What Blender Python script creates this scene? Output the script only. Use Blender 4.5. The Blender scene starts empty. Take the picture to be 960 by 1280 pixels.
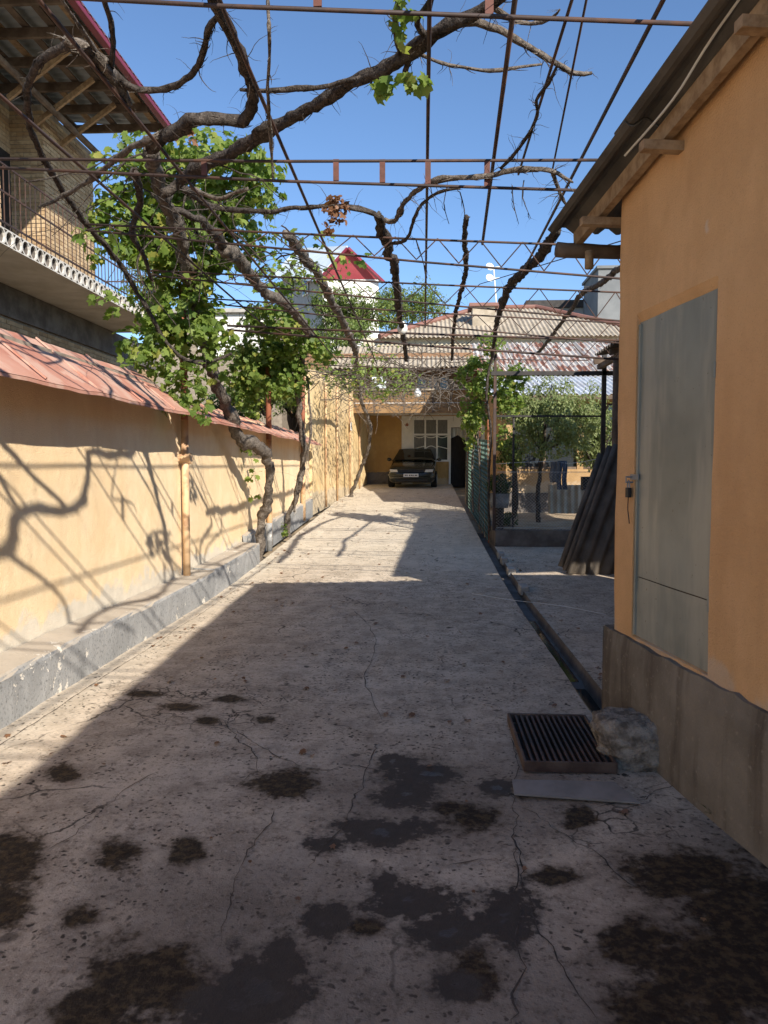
import bpy, math, random
import numpy as np
from mathutils import Vector, noise, Matrix
R = math.radians
random.seed(7); rng = np.random.default_rng(7)
scene = bpy.context.scene
COL = scene.collection

# ------------------------------------------------------------------ camera, sky, sun, exposure
CAM_H = 1.55; FPX = 920.0
YAW = math.atan(49 / FPX); PITCH = math.atan(55 / FPX)
cam_data = bpy.data.cameras.new('camera'); cam = bpy.data.objects.new('camera', cam_data); COL.objects.link(cam)
cam.location = (0, 0, CAM_H); cam.rotation_euler = (math.pi / 2 - PITCH, 0, YAW)
cam_data.sensor_fit = 'VERTICAL'; cam_data.sensor_height = 36.0; cam_data.sensor_width = 27.0
cam_data.lens = 36.0 * FPX / 1280.0; cam_data.clip_start = 0.05; cam_data.clip_end = 2000
scene.camera = cam
SUN = Vector((2.95, -4.42, 3.02)).normalized()          # towards the sun
world = bpy.data.worlds.new('World'); scene.world = world; world.use_nodes = True
wn = world.node_tree; wn.nodes.clear()
wo = wn.nodes.new('ShaderNodeOutputWorld'); wb = wn.nodes.new('ShaderNodeBackground'); sk = wn.nodes.new('ShaderNodeTexSky')
sk.sky_type = 'NISHITA'; sk.sun_disc = False
sk.sun_elevation = math.asin(SUN.z); sk.sun_rotation = math.atan2(SUN.x, SUN.y)
sk.altitude = 500; sk.air_density = 1.0; sk.dust_density = 0.0; sk.ozone_density = 5.0
wb.inputs[1].default_value = 0.125
wn.links.new(sk.outputs[0], wb.inputs[0]); wn.links.new(wb.outputs[0], wo.inputs[0])
sd = bpy.data.lights.new('sun', 'SUN'); so = bpy.data.objects.new('sun', sd); COL.objects.link(so)
sd.energy = 5.0; sd.angle = R(0.53); sd.color = (1.0, 0.93, 0.82)
so.rotation_euler = SUN.to_track_quat('Z', 'Y').to_euler(); so.location = (20, -30, 20)
scene.view_settings.view_transform = 'Standard'; scene.view_settings.look = 'None'
scene.view_settings.exposure = 0.62; scene.view_settings.gamma = 1.0
scene.view_settings.use_curve_mapping = False
scene.render.engine = 'CYCLES'
scene.cycles.max_bounces = 6; scene.cycles.diffuse_bounces = 3; scene.cycles.glossy_bounces = 2; scene.cycles.transparent_max_bounces = 8

# ------------------------------------------------------------------ places: photo point -> point in the yard
_fw = Vector((-math.sin(YAW) * math.cos(PITCH), math.cos(YAW) * math.cos(PITCH), -math.sin(PITCH)))
_rt = Vector((math.cos(YAW), math.sin(YAW), 0)); _up = _rt.cross(_fw); _c = Vector((0, 0, CAM_H))
def ray(x, y): return _fw + _rt * ((x - 480) / FPX) - _up * ((y - 640) / FPX)
def PY(x, y, Y): d = ray(x, y); return _c + d * (Y / d.y)
def PX(x, y, X): d = ray(x, y); return _c + d * (X / d.x)
def PZ(x, y, Z): d = ray(x, y); return _c + d * ((Z - CAM_H) / d.z)
def gz(Y):
    t = min(Y, 30.0) - 8.0
    return 0.053 * t * t / (t + 2.5) if t > 0 else 0.0

# ------------------------------------------------------------------ object helpers
OFF = {}
def props(o, label=None, cat=None, group=None, kind=None):
    if label: o['label'] = label
    if cat: o['category'] = cat
    if group: o['group'] = group
    if kind: o['kind'] = kind
    return o
def thing(name, loc, label, cat, group=None):
    o = bpy.data.objects.new(name, None); COL.objects.link(o); o.location = loc
    o.empty_display_size = 0.1
    OFF[o.name] = Vector(loc)
    return props(o, label, cat, group)
def link_mesh(name, me, mat, parent=None, smooth=False):
    if mat is not None and not me.materials: me.materials.append(mat)
    if smooth: me.polygons.foreach_set('use_smooth', [True] * len(me.polygons))
    o = bpy.data.objects.new(name, me); COL.objects.link(o)
    if parent is not None:
        o.parent = parent
    OFF[o.name] = OFF.get(parent.name, Vector()) if parent is not None else Vector()
    return o
class MB:
    """collects shapes in world coordinates; build() makes ONE mesh object"""
    def __init__(s): s.v = []; s.f = []
    def add(s, vs, fs):
        b = len(s.v); s.v += [tuple(v) for v in vs]; s.f += [tuple(i + b for i in f) for f in fs]; return s
    def box(s, x0, x1, y0, y1, z0, z1):
        return s.add([(x0,y0,z0),(x1,y0,z0),(x1,y1,z0),(x0,y1,z0),(x0,y0,z1),(x1,y0,z1),(x1,y1,z1),(x0,y1,z1)],
                     [(0,3,2,1),(4,5,6,7),(0,1,5,4),(1,2,6,5),(2,3,7,6),(3,0,4,7)])
    def obox(s, o, a, b, c):
        """box from corner o with edge vectors a, b, c (right handed)"""
        o, a, b, c = Vector(o), Vector(a), Vector(b), Vector(c)
        return s.add([o, o+a, o+a+b, o+b, o+c, o+a+c, o+a+b+c, o+b+c],
                     [(0,3,2,1),(4,5,6,7),(0,1,5,4),(1,2,6,5),(2,3,7,6),(3,0,4,7)])
    def beam(s, p, q, w, h, up=(0,0,1)):
        p, q = Vector(p), Vector(q); d = (q - p); l = d.length; d = d / l; u = Vector(up)
        if abs(d.dot(u)) > 0.98: u = Vector((0,1,0))
        r = d.cross(u).normalized(); u = r.cross(d)
        return s.obox(p - r*w/2 - u*h/2, r*w, d*l, u*h)
    def tube(s, pts, rs, n=8, rough=0.0, cap=True, seed=0.0):
        pts = [Vector(p) for p in pts]
        if not hasattr(rs, '__len__'): rs = [rs] * len(pts)
        b = len(s.v); prev = None
        for i, p in enumerate(pts):
            t = (pts[min(i+1, len(pts)-1)] - pts[max(i-1, 0)])
            t = t.normalized() if t.length > 1e-9 else Vector((0,0,1))
            if prev is None:
                a = Vector((0,0,1)) if abs(t.z) < .9 else Vector((1,0,0))
                r = t.cross(a).normalized()
            else:
                r = (prev - t * prev.dot(t)).normalized()
            prev = r; u = t.cross(r)
            for k in range(n):
                a = 2*math.pi*k/n; d = r*math.cos(a) + u*math.sin(a); rad = rs[i]
                if rough:
                    rad *= 1 + rough*(noise.noise(Vector((math.cos(a)*1.3+seed, math.sin(a)*1.3+seed*.7, i*.55+seed)))
                                      + .5*noise.noise(Vector((math.cos(a)*3.4+seed, math.sin(a)*3.4, i*.22+seed*2))) + .6*noise.noise((p + d*rad) * 26))
                s.v.append(tuple(p + d*rad))
        for i in range(len(pts)-1):
            for k in range(n):
                k2 = (k+1) % n
                s.f.append((b+i*n+k, b+i*n+k2, b+(i+1)*n+k2, b+(i+1)*n+k))
        if cap:
            s.f.append(tuple(b+k for k in reversed(range(n)))); e = b+(len(pts)-1)*n
            s.f.append(tuple(e+k for k in range(n)))
        return s
    def grid(s, fn, nu, nv, flip=False):
        b = len(s.v)
        for j in range(nv+1):
            for i in range(nu+1): s.v.append(tuple(fn(i/nu, j/nv)))
        w = nu+1
        for j in range(nv):
            for i in range(nu):
                a = b+j*w+i; q = (a, a+1, a+w+1, a+w)
                s.f.append(q[::-1] if flip else q)
        return s
    def corr(s, o, wd, ld, width, length, amp=.025, period=.146, thick=.007, seg=6, rows=1, wob=0.0, phase=0.0):
        """corrugated sheet: o corner, wd across the waves, ld along them"""
        o, wd, ld = Vector(o), Vector(wd).normalized(), Vector(ld).normalized(); n = wd.cross(ld).normalized()
        nu = max(6, int(width/period*seg)); b = len(s.v); w = nu+1
        for lay in (0, 1):
            for j in range(rows+1):
                for i in range(nu+1):
                    x = width*i/nu; y = length*j/rows
                    z = amp*math.sin(2*math.pi*x/period + phase) + (thick if lay else 0)
                    p = o + wd*x + ld*y
                    if wob: z += wob*noise.noise(p*1.7)
                    s.v.append(tuple(p + n*z))
        L = (rows+1)*w
        for j in range(rows):
            for i in range(nu):
                a = b+j*w+i
                s.f.append((a, a+w, a+w+1, a+1)); s.f.append((a+L, a+1+L, a+w+1+L, a+w+L))
        for i in range(nu):
            a = b+i; s.f.append((a, a+1, a+1+L, a+L)); a = b+rows*w+i; s.f.append((a, a+L, a+1+L, a+1))
        for j in range(rows):
            a = b+j*w; s.f.append((a, a+L, a+w+L, a+w)); a = b+j*w+nu; s.f.append((a, a+w, a+w+L, a+L))
        return s
    def ball(s, c, rx, ry=None, rz=None, n=12, m=8, rough=0.0, sc=3.0):
        ry = rx if ry is None else ry; rz = rx if rz is None else rz; b = len(s.v); c = Vector(c)
        for j in range(m+1):
            th = math.pi*j/m
            for i in range(n):
                ph = 2*math.pi*i/n; d = Vector((math.sin(th)*math.cos(ph), math.sin(th)*math.sin(ph), math.cos(th)))
                k = 1 + (rough*noise.noise(d*sc + c) if rough else 0)
                s.v.append(tuple(c + Vector((d.x*rx, d.y*ry, d.z*rz))*k))
        for j in range(m):
            for i in range(n):
                i2 = (i+1) % n; s.f.append((b+j*n+i, b+(j+1)*n+i, b+(j+1)*n+i2, b+j*n+i2))
        return s
    def build(s, name, mat, parent=None, smooth=False, bevel=0.0):
        me = bpy.data.meshes.new(name)
        off = OFF.get(parent.name, Vector()) if parent is not None else Vector()
        me.from_pydata([(x-off.x, y-off.y, z-off.z) for x, y, z in s.v], [], s.f); me.validate(); me.update()
        o = link_mesh(name, me, mat, parent, smooth)
        if bevel:
            m = o.modifiers.new('bevel', 'BEVEL'); m.width = bevel; m.segments = 2; m.limit_method = 'ANGLE'
        return o
def smooth_path(pts, step=0.06, rs=None):
    """Catmull-Rom through 3D points; returns points and interpolated radii"""
    P = [Vector(p) for p in pts]; n = len(P)
    if rs is None: rs = [0.02]*n
    out, ro = [], []
    for i in range(n-1):
        p0, p1, p2, p3 = P[max(i-1,0)], P[i], P[i+1], P[min(i+2,n-1)]
        k = max(2, int((p2-p1).length/step))
        for j in range(k):
            t = j/k
            out.append(0.5*((2*p1) + (p2-p0)*t + (2*p0-5*p1+4*p2-p3)*t*t + (3*p1-p0-3*p2+p3)*t**3))
            ro.append(rs[i]*(1-t)+rs[i+1]*t)
    out.append(P[-1]); ro.append(rs[-1]); return out, ro
def structure(o): o['kind'] = 'structure'; return o

# ------------------------------------------------------------------ materials
class NT:
    def __init__(s, name):
        s.m = bpy.data.materials.new(name); s.m.use_nodes = True; s.t = s.m.node_tree; s.t.nodes.clear()
        s.out = s.n('ShaderNodeOutputMaterial'); s.b = s.n('ShaderNodeBsdfPrincipled'); s.l(s.b.outputs[0], s.out.inputs[0])
        s.pos = s.n('ShaderNodeNewGeometry').outputs['Position']
    def n(s, k): return s.t.nodes.new(k)
    def l(s, a, b): s.t.links.new(a, b)
    def val(s, sock, v):
        if hasattr(v, 'is_linked') or hasattr(v, 'links'): s.l(v, sock)
        else: sock.default_value = v
    def noise(s, scale, detail=6, rough=.6, vec=None, dist=0.0):
        n = s.n('ShaderNodeTexNoise'); n.inputs['Scale'].default_value = scale; n.inputs['Detail'].default_value = min(detail, 3.5)
        n.inputs['Roughness'].default_value = rough; n.inputs['Distortion'].default_value = dist
        s.l(vec if vec is not None else s.pos, n.inputs['Vector']); return n.outputs['Fac']
    def voro(s, scale, feature='F1', vec=None, rand=1.0):
        n = s.n('ShaderNodeTexVoronoi'); n.feature = feature; n.inputs['Scale'].default_value = scale
        n.inputs['Randomness'].default_value = rand
        s.l(vec if vec is not None else s.pos, n.inputs['Vector']); return n.outputs['Distance']
    def math(s, op, a, b=0.0, c=0.0, clamp=False):
        n = s.n('ShaderNodeMath'); n.operation = op; n.use_clamp = clamp
        s.val(n.inputs[0], a); s.val(n.inputs[1], b); s.val(n.inputs[2], c); return n.outputs[0]
    def ramp(s, f, a, b, smooth=True):
        n = s.n('ShaderNodeMapRange'); n.interpolation_type = 'SMOOTHSTEP' if smooth else 'LINEAR'
        s.val(n.inputs[0], f); n.inputs[1].default_value = a; n.inputs[2].default_value = b; return n.outputs[0]
    def mix(s, f, a, b):
        n = s.n('ShaderNodeMix'); n.data_type = 'RGBA'; s.val(n.inputs[0], f)
        for k, c in ((6, a), (7, b)):
            if isinstance(c, tuple): n.inputs[k].default_value = (*c[:3], 1)
            else: s.l(c, n.inputs[k])
        return n.outputs[2]
    def mul(s, col, f):
        n = s.n('ShaderNodeMix'); n.data_type = 'RGBA'; n.blend_type = 'MULTIPLY'; n.inputs[0].default_value = 1
        s.l(col, n.inputs[6]); s.l(f, n.inputs[7]); return n.outputs[2]
    def scaled(s, sc):
        n = s.n('ShaderNodeMapping'); n.inputs['Scale'].default_value = sc; s.l(s.pos, n.inputs['Vector']); return n.outputs[0]
    def sep(s):
        n = s.n('ShaderNodeSeparateXYZ'); s.l(s.pos, n.inputs[0]); return n.outputs
    def attr(s, name):
        n = s.n('ShaderNodeAttribute'); n.attribute_name = name; return n.outputs['Fac']
    def island(s):
        n = s.n('ShaderNodeNewGeometry'); return n.outputs['Random Per Island']
    def objrand(s):
        n = s.n('ShaderNodeObjectInfo'); return n.outputs['Random']
    def bump(s, h, strength=.3, dist=.02):
        n = s.n('ShaderNodeBump'); n.inputs['Strength'].default_value = strength; n.inputs['Distance'].default_value = dist
        s.l(h, n.inputs['Height']); s.l(n.outputs[0], s.b.inputs['Normal'])
    def fin(s, col, rough=.85, metal=0.0, spec=.3):
        s.val(s.b.inputs['Base Color'], (*col, 1) if isinstance(col, tuple) else col)
        s.val(s.b.inputs['Roughness'], rough); s.val(s.b.inputs['Metallic'], metal)
        s.b.inputs['Specular IOR Level'].default_value = spec; return s.m
def simple(name, c1, c2, scale=4, rough=.8, bump=.25, bscale=60, dist=.01, metal=0.0, spec=.3, stretch=None, rand=0.0):
    t = NT(name); vec = t.scaled(stretch) if stretch else None
    a = t.ramp(t.noise(scale, 8, .62, vec), .32, .68); col = t.mix(a, c1, c2)
    if rand:
        r = t.math('MULTIPLY', t.objrand(), rand); col = t.mix(r, col, tuple(min(1, c*1.9) for c in c1))
    t.bump(t.noise(bscale, 6, .65, vec), bump, dist)
    return t.fin(col, rough, metal, spec)

def m_stucco(name, base, light, dirt, wear_z, wear_amt=1.0, wear_col=(.62,.55,.45)):
    t = NT(name); x, y, z = t.sep()
    big = t.ramp(t.noise(.9, 5, .6), .3, .7); mid = t.ramp(t.noise(5, 8, .65), .35, .7)
    streak = t.ramp(t.noise(2.2, 7, .6, t.scaled((1.5, 1.5, .22))), .45, .72)
    col = t.mix(big, base, light); col = t.mix(t.math('MULTIPLY', mid, .35), col, dirt)
    col = t.mix(t.math('MULTIPLY', streak, .5), col, dirt); col = t.mix(t.math('MULTIPLY', t.ramp(t.noise(1.3, 4, .75, t.scaled((1,1,.6))), .50, .60), .30), col, tuple(min(1, c*1.12+.02) for c in light)); col = t.mix(t.math('MULTIPLY', t.ramp(t.noise(24, 4, .8), .60, .70), .4), col, dirt)
    col = t.mix(t.ramp(t.noise(150, 3, .6), .55, .8), col, tuple(c*.72 for c in base))
    h = t.math('SUBTRACT', wear_z, z)                       # paint worn off just above the plinth
    wn_ = t.math('ADD', t.math('MULTIPLY', h, 1.6), t.math('SUBTRACT', t.noise(3.2, 9, .68), .5))
    wm = t.math('MULTIPLY', t.ramp(wn_, .0, .16), wear_amt)
    col = t.mix(wm, col, t.mix(t.noise(9, 6), wear_col, tuple(c*.75 for c in wear_col)))
    flake = t.ramp(t.noise(1.7, 10, .75), .70, .73); col = t.mix(t.math('MULTIPLY', flake, .6), col, wear_col)
    t.bump(t.math('ADD', t.noise(110, 2, .7), t.math('MULTIPLY', t.noise(9, 2), .8)), .62, .014)
    return t.fin(col, .93, 0, .12)
STUCCO_L = m_stucco('stucco_pale_orange', (.88,.65,.385), (.90,.72,.48), (.79,.56,.32), .52, 1.0, (.80,.71,.57))
STUCCO_R = m_stucco('stucco_deep_orange', (.70,.405,.19), (.74,.445,.22), (.58,.325,.15), .66, .5, (.66,.56,.44))
STUCCO_F = m_stucco('stucco_straw', (.74,.53,.26), (.78,.60,.35), (.58,.41,.21), 1.0, .7, (.60,.52,.40))
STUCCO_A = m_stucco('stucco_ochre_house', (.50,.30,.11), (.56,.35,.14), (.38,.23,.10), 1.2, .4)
STUCCO_B_SHADE = m_stucco('stucco_ochre_tree_shade', (.40,.25,.115), (.46,.30,.15), (.32,.20,.10), 1.2, .4)  # ochre darkened so the tree's shade sits in the wall colour
STUCCO_P_SHADE = m_stucco('stucco_ochre_vine_shade', (.24,.14,.062), (.30,.185,.09), (.19,.115,.06), 1.2, .2)  # darker ochre again, vine shade on beam and parapet put into the colour
def m_ground():
    t = NT('worn_concrete')
    big = t.ramp(t.noise(.7, 6, .6), .3, .7); mid = t.ramp(t.noise(4.5, 10, .7), .3, .72); fine = t.noise(45, 8, .75)
    col = t.mix(big, (.555,.44,.325), (.66,.55,.43)); col = t.mix(t.math('MULTIPLY', mid, .75), col, (.29,.228,.17)); col = t.mix(t.math('MULTIPLY', t.ramp(t.noise(14, 4, .85), .52, .70), .75), col, (.17,.125,.088)); col = t.mix(t.ramp(t.noise(1.9, 4, .7, t.scaled((1.6,.5,1))), .52, .75), col, (.64,.52,.395))
    col = t.mix(t.ramp(fine, .52, .78), col, (.66,.54,.42)); col = t.mix(t.ramp(fine, .46, .26), col, (.13,.095,.07))
    dust = t.attr('dust'); col = t.mix(t.math('MULTIPLY', dust, .8), col, t.mix(mid, (.74,.655,.52), (.63,.545,.42)))
    # scattered pits and dark spots
    w = t.noise(3, 3); wv = t.n('ShaderNodeVectorMath'); wv.operation = 'ADD'; t.l(t.pos, wv.inputs[0])
    nc = t.n('ShaderNodeTexNoise'); nc.inputs['Scale'].default_value = 7; nc.inputs['Detail'].default_value = 6; t.l(t.pos, nc.inputs['Vector'])
    sc_ = t.n('ShaderNodeVectorMath'); sc_.operation = 'SCALE'; sc_.inputs['Scale'].default_value = .16; t.l(nc.outputs['Color'], sc_.inputs[0]); t.l(sc_.outputs[0], wv.inputs[1])
    v1 = t.voro(3.8, vec=wv.outputs[0]); vm = t.ramp(t.noise(.9, 3, .5), .40, .58)
    spot = t.math('MULTIPLY', t.ramp(v1, .13, .07), vm)
    v2 = t.voro(13, vec=wv.outputs[0]); spot2 = t.math('MULTIPLY', t.ramp(v2, .24, .10), t.ramp(t.noise(1.6, 4), .42, .62))
    spot = t.math('MAXIMUM', spot, spot2); col = t.mix(t.math('MULTIPLY', spot, .8), col, (.035,.028,.024))
    v3 = t.voro(26, vec=wv.outputs[0]); spk = t.math('MULTIPLY', t.ramp(v3, .32, .14), t.ramp(t.noise(2.3, 4), .40, .56)); col = t.mix(t.math('MULTIPLY', spk, .9), col, (.035,.027,.021))
    wide = t.ramp(t.math('ADD', t.attr('damp_shade'), t.math('MULTIPLY', t.math('SUBTRACT', t.noise(1.4, 4, .7), .5), .9)), .0, .7); col = t.mix(t.math('MULTIPLY', wide, .55), col, (.105,.082,.066))  # foreground shade painted into the concrete together with damp
    # hairline cracks
    ve = t.voro(1.1, 'DISTANCE_TO_EDGE', vec=wv.outputs[0]); hl = t.math('MULTIPLY', t.ramp(ve, .012, .002), t.ramp(t.noise(.8, 4), .52, .62))
    ve2 = t.voro(7, 'DISTANCE_TO_EDGE', vec=wv.outputs[0]); hl2 = t.math('MULTIPLY', t.math('MULTIPLY', t.ramp(ve2, .055, .012), t.attr('crazed')), t.ramp(t.noise(4, 3), .40, .55))
    crack = t.math('MAXIMUM', hl, hl2); col = t.mix(t.math('MULTIPLY', crack, .85), col, (.025,.020,.017))
    # damp earth stains and wet patches
    n2 = t.math('SUBTRACT', t.noise(5.5, 12, .72), .5); n3 = t.math('SUBTRACT', t.noise(17, 9, .75), .5)
    nn = t.math('ADD', t.math('MULTIPLY', n2, 1.5), t.math('MULTIPLY', n3, .9))
    dm = t.ramp(t.math('ADD', t.attr('damp'), nn), .20, .50); wm = t.ramp(t.math('ADD', t.attr('wet'), t.math('MULTIPLY', nn, 1.15)), .26, .40)
    dsoak = t.ramp(t.math('ADD', t.attr('damp'), t.math('MULTIPLY', nn, .8)), -.12, .40); col = t.mix(t.math('MULTIPLY', dsoak, .55), col, (.10,.07,.048))
    brown = t.mix(t.ramp(t.noise(24, 8, .7), .42, .66), (.018,.012,.008), (.090,.058,.028))
    col = t.mix(t.math('MULTIPLY', dm, .9), col, brown); col = t.mix(t.math('MULTIPLY', wm, .95), col, t.mix(t.ramp(t.noise(20, 3, .7), .4, .65), (.014,.012,.011), (.045,.038,.034)))
    soak = t.ramp(t.math('ADD', t.attr('wet'), t.math('MULTIPLY', nn, 1.15)), -.05, .40); col = t.mix(t.math('MULTIPLY', soak, .72), col, (.085,.066,.052))
    pool = t.ramp(t.math('ADD', t.attr('wet'), t.math('MULTIPLY', n2, 1.4)), .80, .9)
    r = t.math('SUBTRACT', .95, t.math('MULTIPLY', wm, .25)); r = t.math('SUBTRACT', r, t.math('MULTIPLY', pool, .42)); r = t.math('SUBTRACT', r, t.math('MULTIPLY', dm, .12))
    h = t.math('ADD', t.math('MULTIPLY', t.noise(28, 10, .75), .8), t.math('MULTIPLY', t.noise(130, 2, .7), .4))
    h = t.math('MULTIPLY', h, t.math('SUBTRACT', 1.0, t.math('MULTIPLY', t.attr('wet'), .6, clamp=True)))
    t.bump(h, .55, .014); return t.fin(col, r, 0, .14)
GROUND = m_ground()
def m_curb():
    t = NT('grey_painted_curb'); n = t.math('ADD', t.math('MULTIPLY', t.noise(2.1, 4, .7), .65), t.math('MULTIPLY', t.noise(11, 4, .8), .35)); chip = t.ramp(n, .600, .612); z = t.sep()[2]
    col = t.mix(t.ramp(t.noise(3, 7), .3, .7), (.27,.27,.265), (.36,.355,.345)); col = t.mix(t.ramp(t.noise(40, 5, .7), .5, .75), col, (.12,.12,.12))
    nz = t.n('ShaderNodeNewGeometry'); sx = t.n('ShaderNodeSeparateXYZ'); t.l(nz.outputs['True Normal'], sx.inputs[0])
    top = t.ramp(sx.outputs[2], .5, .9); col = t.mix(t.math('MULTIPLY', top, .75), col, t.mix(t.noise(8, 6), (.58,.49,.38), (.46,.39,.30)))
    col = t.mix(chip, col, t.mix(t.noise(30, 5), (.74,.70,.63), (.58,.52,.43)))
    t.bump(t.math('ADD', t.noise(60, 7, .7), t.math('MULTIPLY', chip, -1.2)), .4, .012); return t.fin(col, .85, 0, .25)
CURB = m_curb()
def m_plinth():
    t = NT('rough_plinth_concrete'); col = t.mix(t.ramp(t.noise(1.8, 8, .65), .3, .7), (.15,.125,.097), (.26,.225,.18))
    st = t.ramp(t.noise(2.5, 8, .6, t.scaled((3, 3, .35))), .45, .7); col = t.mix(t.math('MULTIPLY', st, .6), col, (.075,.055,.04))
    col = t.mix(t.ramp(t.noise(30, 8, .7), .55, .8), col, (.30,.255,.20)); t.bump(t.noise(38, 9, .75), .6, .014); return t.fin(col, .95, 0, .15)
PLINTH = m_plinth()
CONC = simple('grey_concrete', (.30,.28,.25), (.42,.40,.36), 3, .92, .35, 50, .01)
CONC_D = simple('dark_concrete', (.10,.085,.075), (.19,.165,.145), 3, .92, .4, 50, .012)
SLAB = simple('pale_slab_concrete', (.50,.46,.40), (.62,.58,.52), 2.2, .92, .25, 40, .01)
def m_brick():
    t = NT('yellow_brick'); r = t.math('FRACT', t.math('ADD', t.island(), t.objrand()))
    col = t.mix(r, (.40,.27,.15), (.56,.42,.26)); col = t.mix(t.ramp(t.noise(12, 7, .7), .45, .75), col, (.30,.20,.12))
    t.bump(t.noise(80, 5, .7), .3, .006); return t.fin(col, .93, 0, .15)
BRICK = m_brick()
MORTAR = simple('mortar', (.22,.18,.14), (.32,.27,.21), 8, .95, .3, 60)
def m_rustsheet(name, base, light, rust, amt=.3, stretch=(1,1,1)):
    t = NT(name); v = t.scaled(stretch); n = t.noise(3.2, 9, .68, v); col = t.mix(t.ramp(t.noise(1.2, 6, .6, v), .3, .7), base, light)
    col = t.mix(t.math('MULTIPLY', t.ramp(n, .47, .58), amt), col, rust); col = t.mix(t.math('MULTIPLY', t.ramp(t.noise(26, 8, .7), .58, .72), .5), col, light)
    t.bump(t.noise(14, 4), .12, .02); return t.fin(col, .62, 0, .3)
CAPRED = m_rustsheet('faded_red_sheet', (.42,.175,.12), (.52,.28,.205), (.58,.40,.31), .6)
TILERUST = m_rustsheet('rusty_corrugated', (.44,.40,.36), (.58,.55,.50), (.24,.09,.045), .95, (2.5,.5,.5))
BLUEZINC = m_rustsheet('zinc_corrugated', (.52,.56,.60), (.66,.69,.72), (.38,.33,.30), .4)
ASB = simple('weathered_asbestos', (.30,.25,.185), (.45,.385,.30), 2.5, .93, .3, 45)
ASB_D = simple('dark_weathered_asbestos', (.085,.068,.052), (.15,.125,.10), 3.0, .93, .4, 45, .01)
ASB_U = simple('dark_roof_asbestos', (.065,.058,.052), (.12,.108,.095), 2.5, .93, .3, 45)  # darker than the other asbestos sheets
WOOD = simple('weathered_pine', (.26,.165,.09), (.42,.29,.17), 5, .85, .4, 30, .006, stretch=(3,3,3))
WOOD_D = simple('old_dark_timber', (.10,.07,.05), (.19,.14,.10), 5, .9, .4, 30, .006)
def m_bark(name, a, b, c):
    t = NT(name); v = t.scaled((1,1,1)); n1 = t.noise(22, 9, .75, v, .6); col = t.mix(t.ramp(n1, .35, .65), a, b)
    col = t.mix(t.ramp(t.noise(70, 6, .7), .55, .75), col, c); t.bump(t.math('ADD', n1, t.math('MULTIPLY', t.noise(90, 6, .7), .5)), .9, .02); return t.fin(col, .95, 0, .1)
BARK = m_bark('vine_bark', (.036,.029,.024), (.095,.078,.065), (.21,.18,.155))
BARK_L = m_bark('bleached_vine_bark', (.075,.060,.048), (.20,.168,.138), (.35,.305,.26))
RUSTPIPE = m_rustsheet('rust_red_pipe', (.26,.085,.045), (.34,.13,.07), (.12,.05,.03), .7)
ORANGEPIPE = m_rustsheet('painted_orange_pipe', (.62,.40,.215), (.68,.47,.28), (.30,.15,.08), .6)
STEEL = m_rustsheet('dark_rusty_steel', (.038,.026,.023), (.065,.043,.036), (.11,.055,.035), .6)
TIE = m_rustsheet('brown_rust_plate', (.11,.042,.03), (.16,.065,.045), (.07,.035,.025), .6)
STEEL_B = simple('black_painted_steel', (.022,.02,.019), (.05,.042,.038), 6, .6, .15)
CRIMSON = simple('crimson_sheet', (.17,.018,.035), (.22,.03,.05), 2, .4, .05, spec=.4)
REDSHEET = simple('red_profiled_sheet', (.30,.052,.065), (.36,.075,.088), 1, .5, .05)
WHITE = simple('white_paint', (.66,.66,.64), (.76,.76,.74), 3, .7, .1)
WHITEW = simple('whitewash', (.66,.65,.62), (.78,.76,.72), 2, .9, .2)
GREYW = simple('grey_render', (.30,.31,.31), (.38,.39,.39), 1.2, .9, .2)
SILVERROOF = simple('pale_blue_roof_sheet', (.62,.70,.74), (.72,.79,.82), 1, .45, .05)
def m_door():
    t = NT('grey_green_door_paint'); v = t.scaled((1.5,1.5,.3)); col = t.mix(t.ramp(t.noise(1.6, 7, .6), .3, .7), (.185,.195,.165), (.285,.29,.245))
    col = t.mix(t.math('MULTIPLY', t.ramp(t.noise(3, 8, .65, v), .44, .66), .8), col, (.36,.34,.275)); col = t.mix(t.ramp(t.noise(30, 8, .7), .66, .74), col, (.12,.085,.05))
    t.bump(t.noise(3.0, 3), .25, .03); return t.fin(col, .42, 0, .4)
DOORM = m_door()
def m_glass(name, col=(.03,.035,.04), rough=.08):
    t = NT(name); t.b.inputs['Coat Weight'].default_value = .3; return t.fin(col, rough, 0, .6)
GLASS = m_glass('window_glass')
CARPAINT = simple('dark_green_car_paint', (.010,.014,.012), (.014,.019,.016), 3, .22, .02, spec=.5)
CARPAINT.node_tree.nodes['Principled BSDF'].inputs['Coat Weight'].default_value = .6
RUBBER = simple('rubber', (.012,.012,.012), (.02,.02,.02), 20, .85, .2)
RIM = simple('alloy_rim', (.30,.30,.31), (.38,.38,.38), 10, .35, .05, metal=.8)
LENS = simple('headlamp_lens', (.55,.54,.48), (.66,.64,.58), 12, .2, .05, spec=.5)
BLACKP = simple('black_plastic', (.014,.014,.014), (.024,.023,.022), 9, .55, .1)
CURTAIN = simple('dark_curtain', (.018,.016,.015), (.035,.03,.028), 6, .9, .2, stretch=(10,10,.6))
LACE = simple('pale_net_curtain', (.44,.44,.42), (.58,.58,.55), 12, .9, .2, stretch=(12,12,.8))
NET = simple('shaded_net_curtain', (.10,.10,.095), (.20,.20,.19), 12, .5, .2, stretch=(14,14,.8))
JEANS = simple('blue_denim', (.055,.075,.115), (.11,.14,.19), 14, .9, .3, 200)
GREYCLOTH = simple('grey_cloth', (.12,.12,.125), (.20,.195,.19), 14, .9, .3, 200)
ZINC = simple('grey_bucket_zinc', (.22,.225,.23), (.34,.345,.35), 8, .5, .15, metal=.3)
GREENWIRE = simple('green_coated_wire', (.085,.14,.11), (.14,.20,.165), 9, .6, .1)
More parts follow.
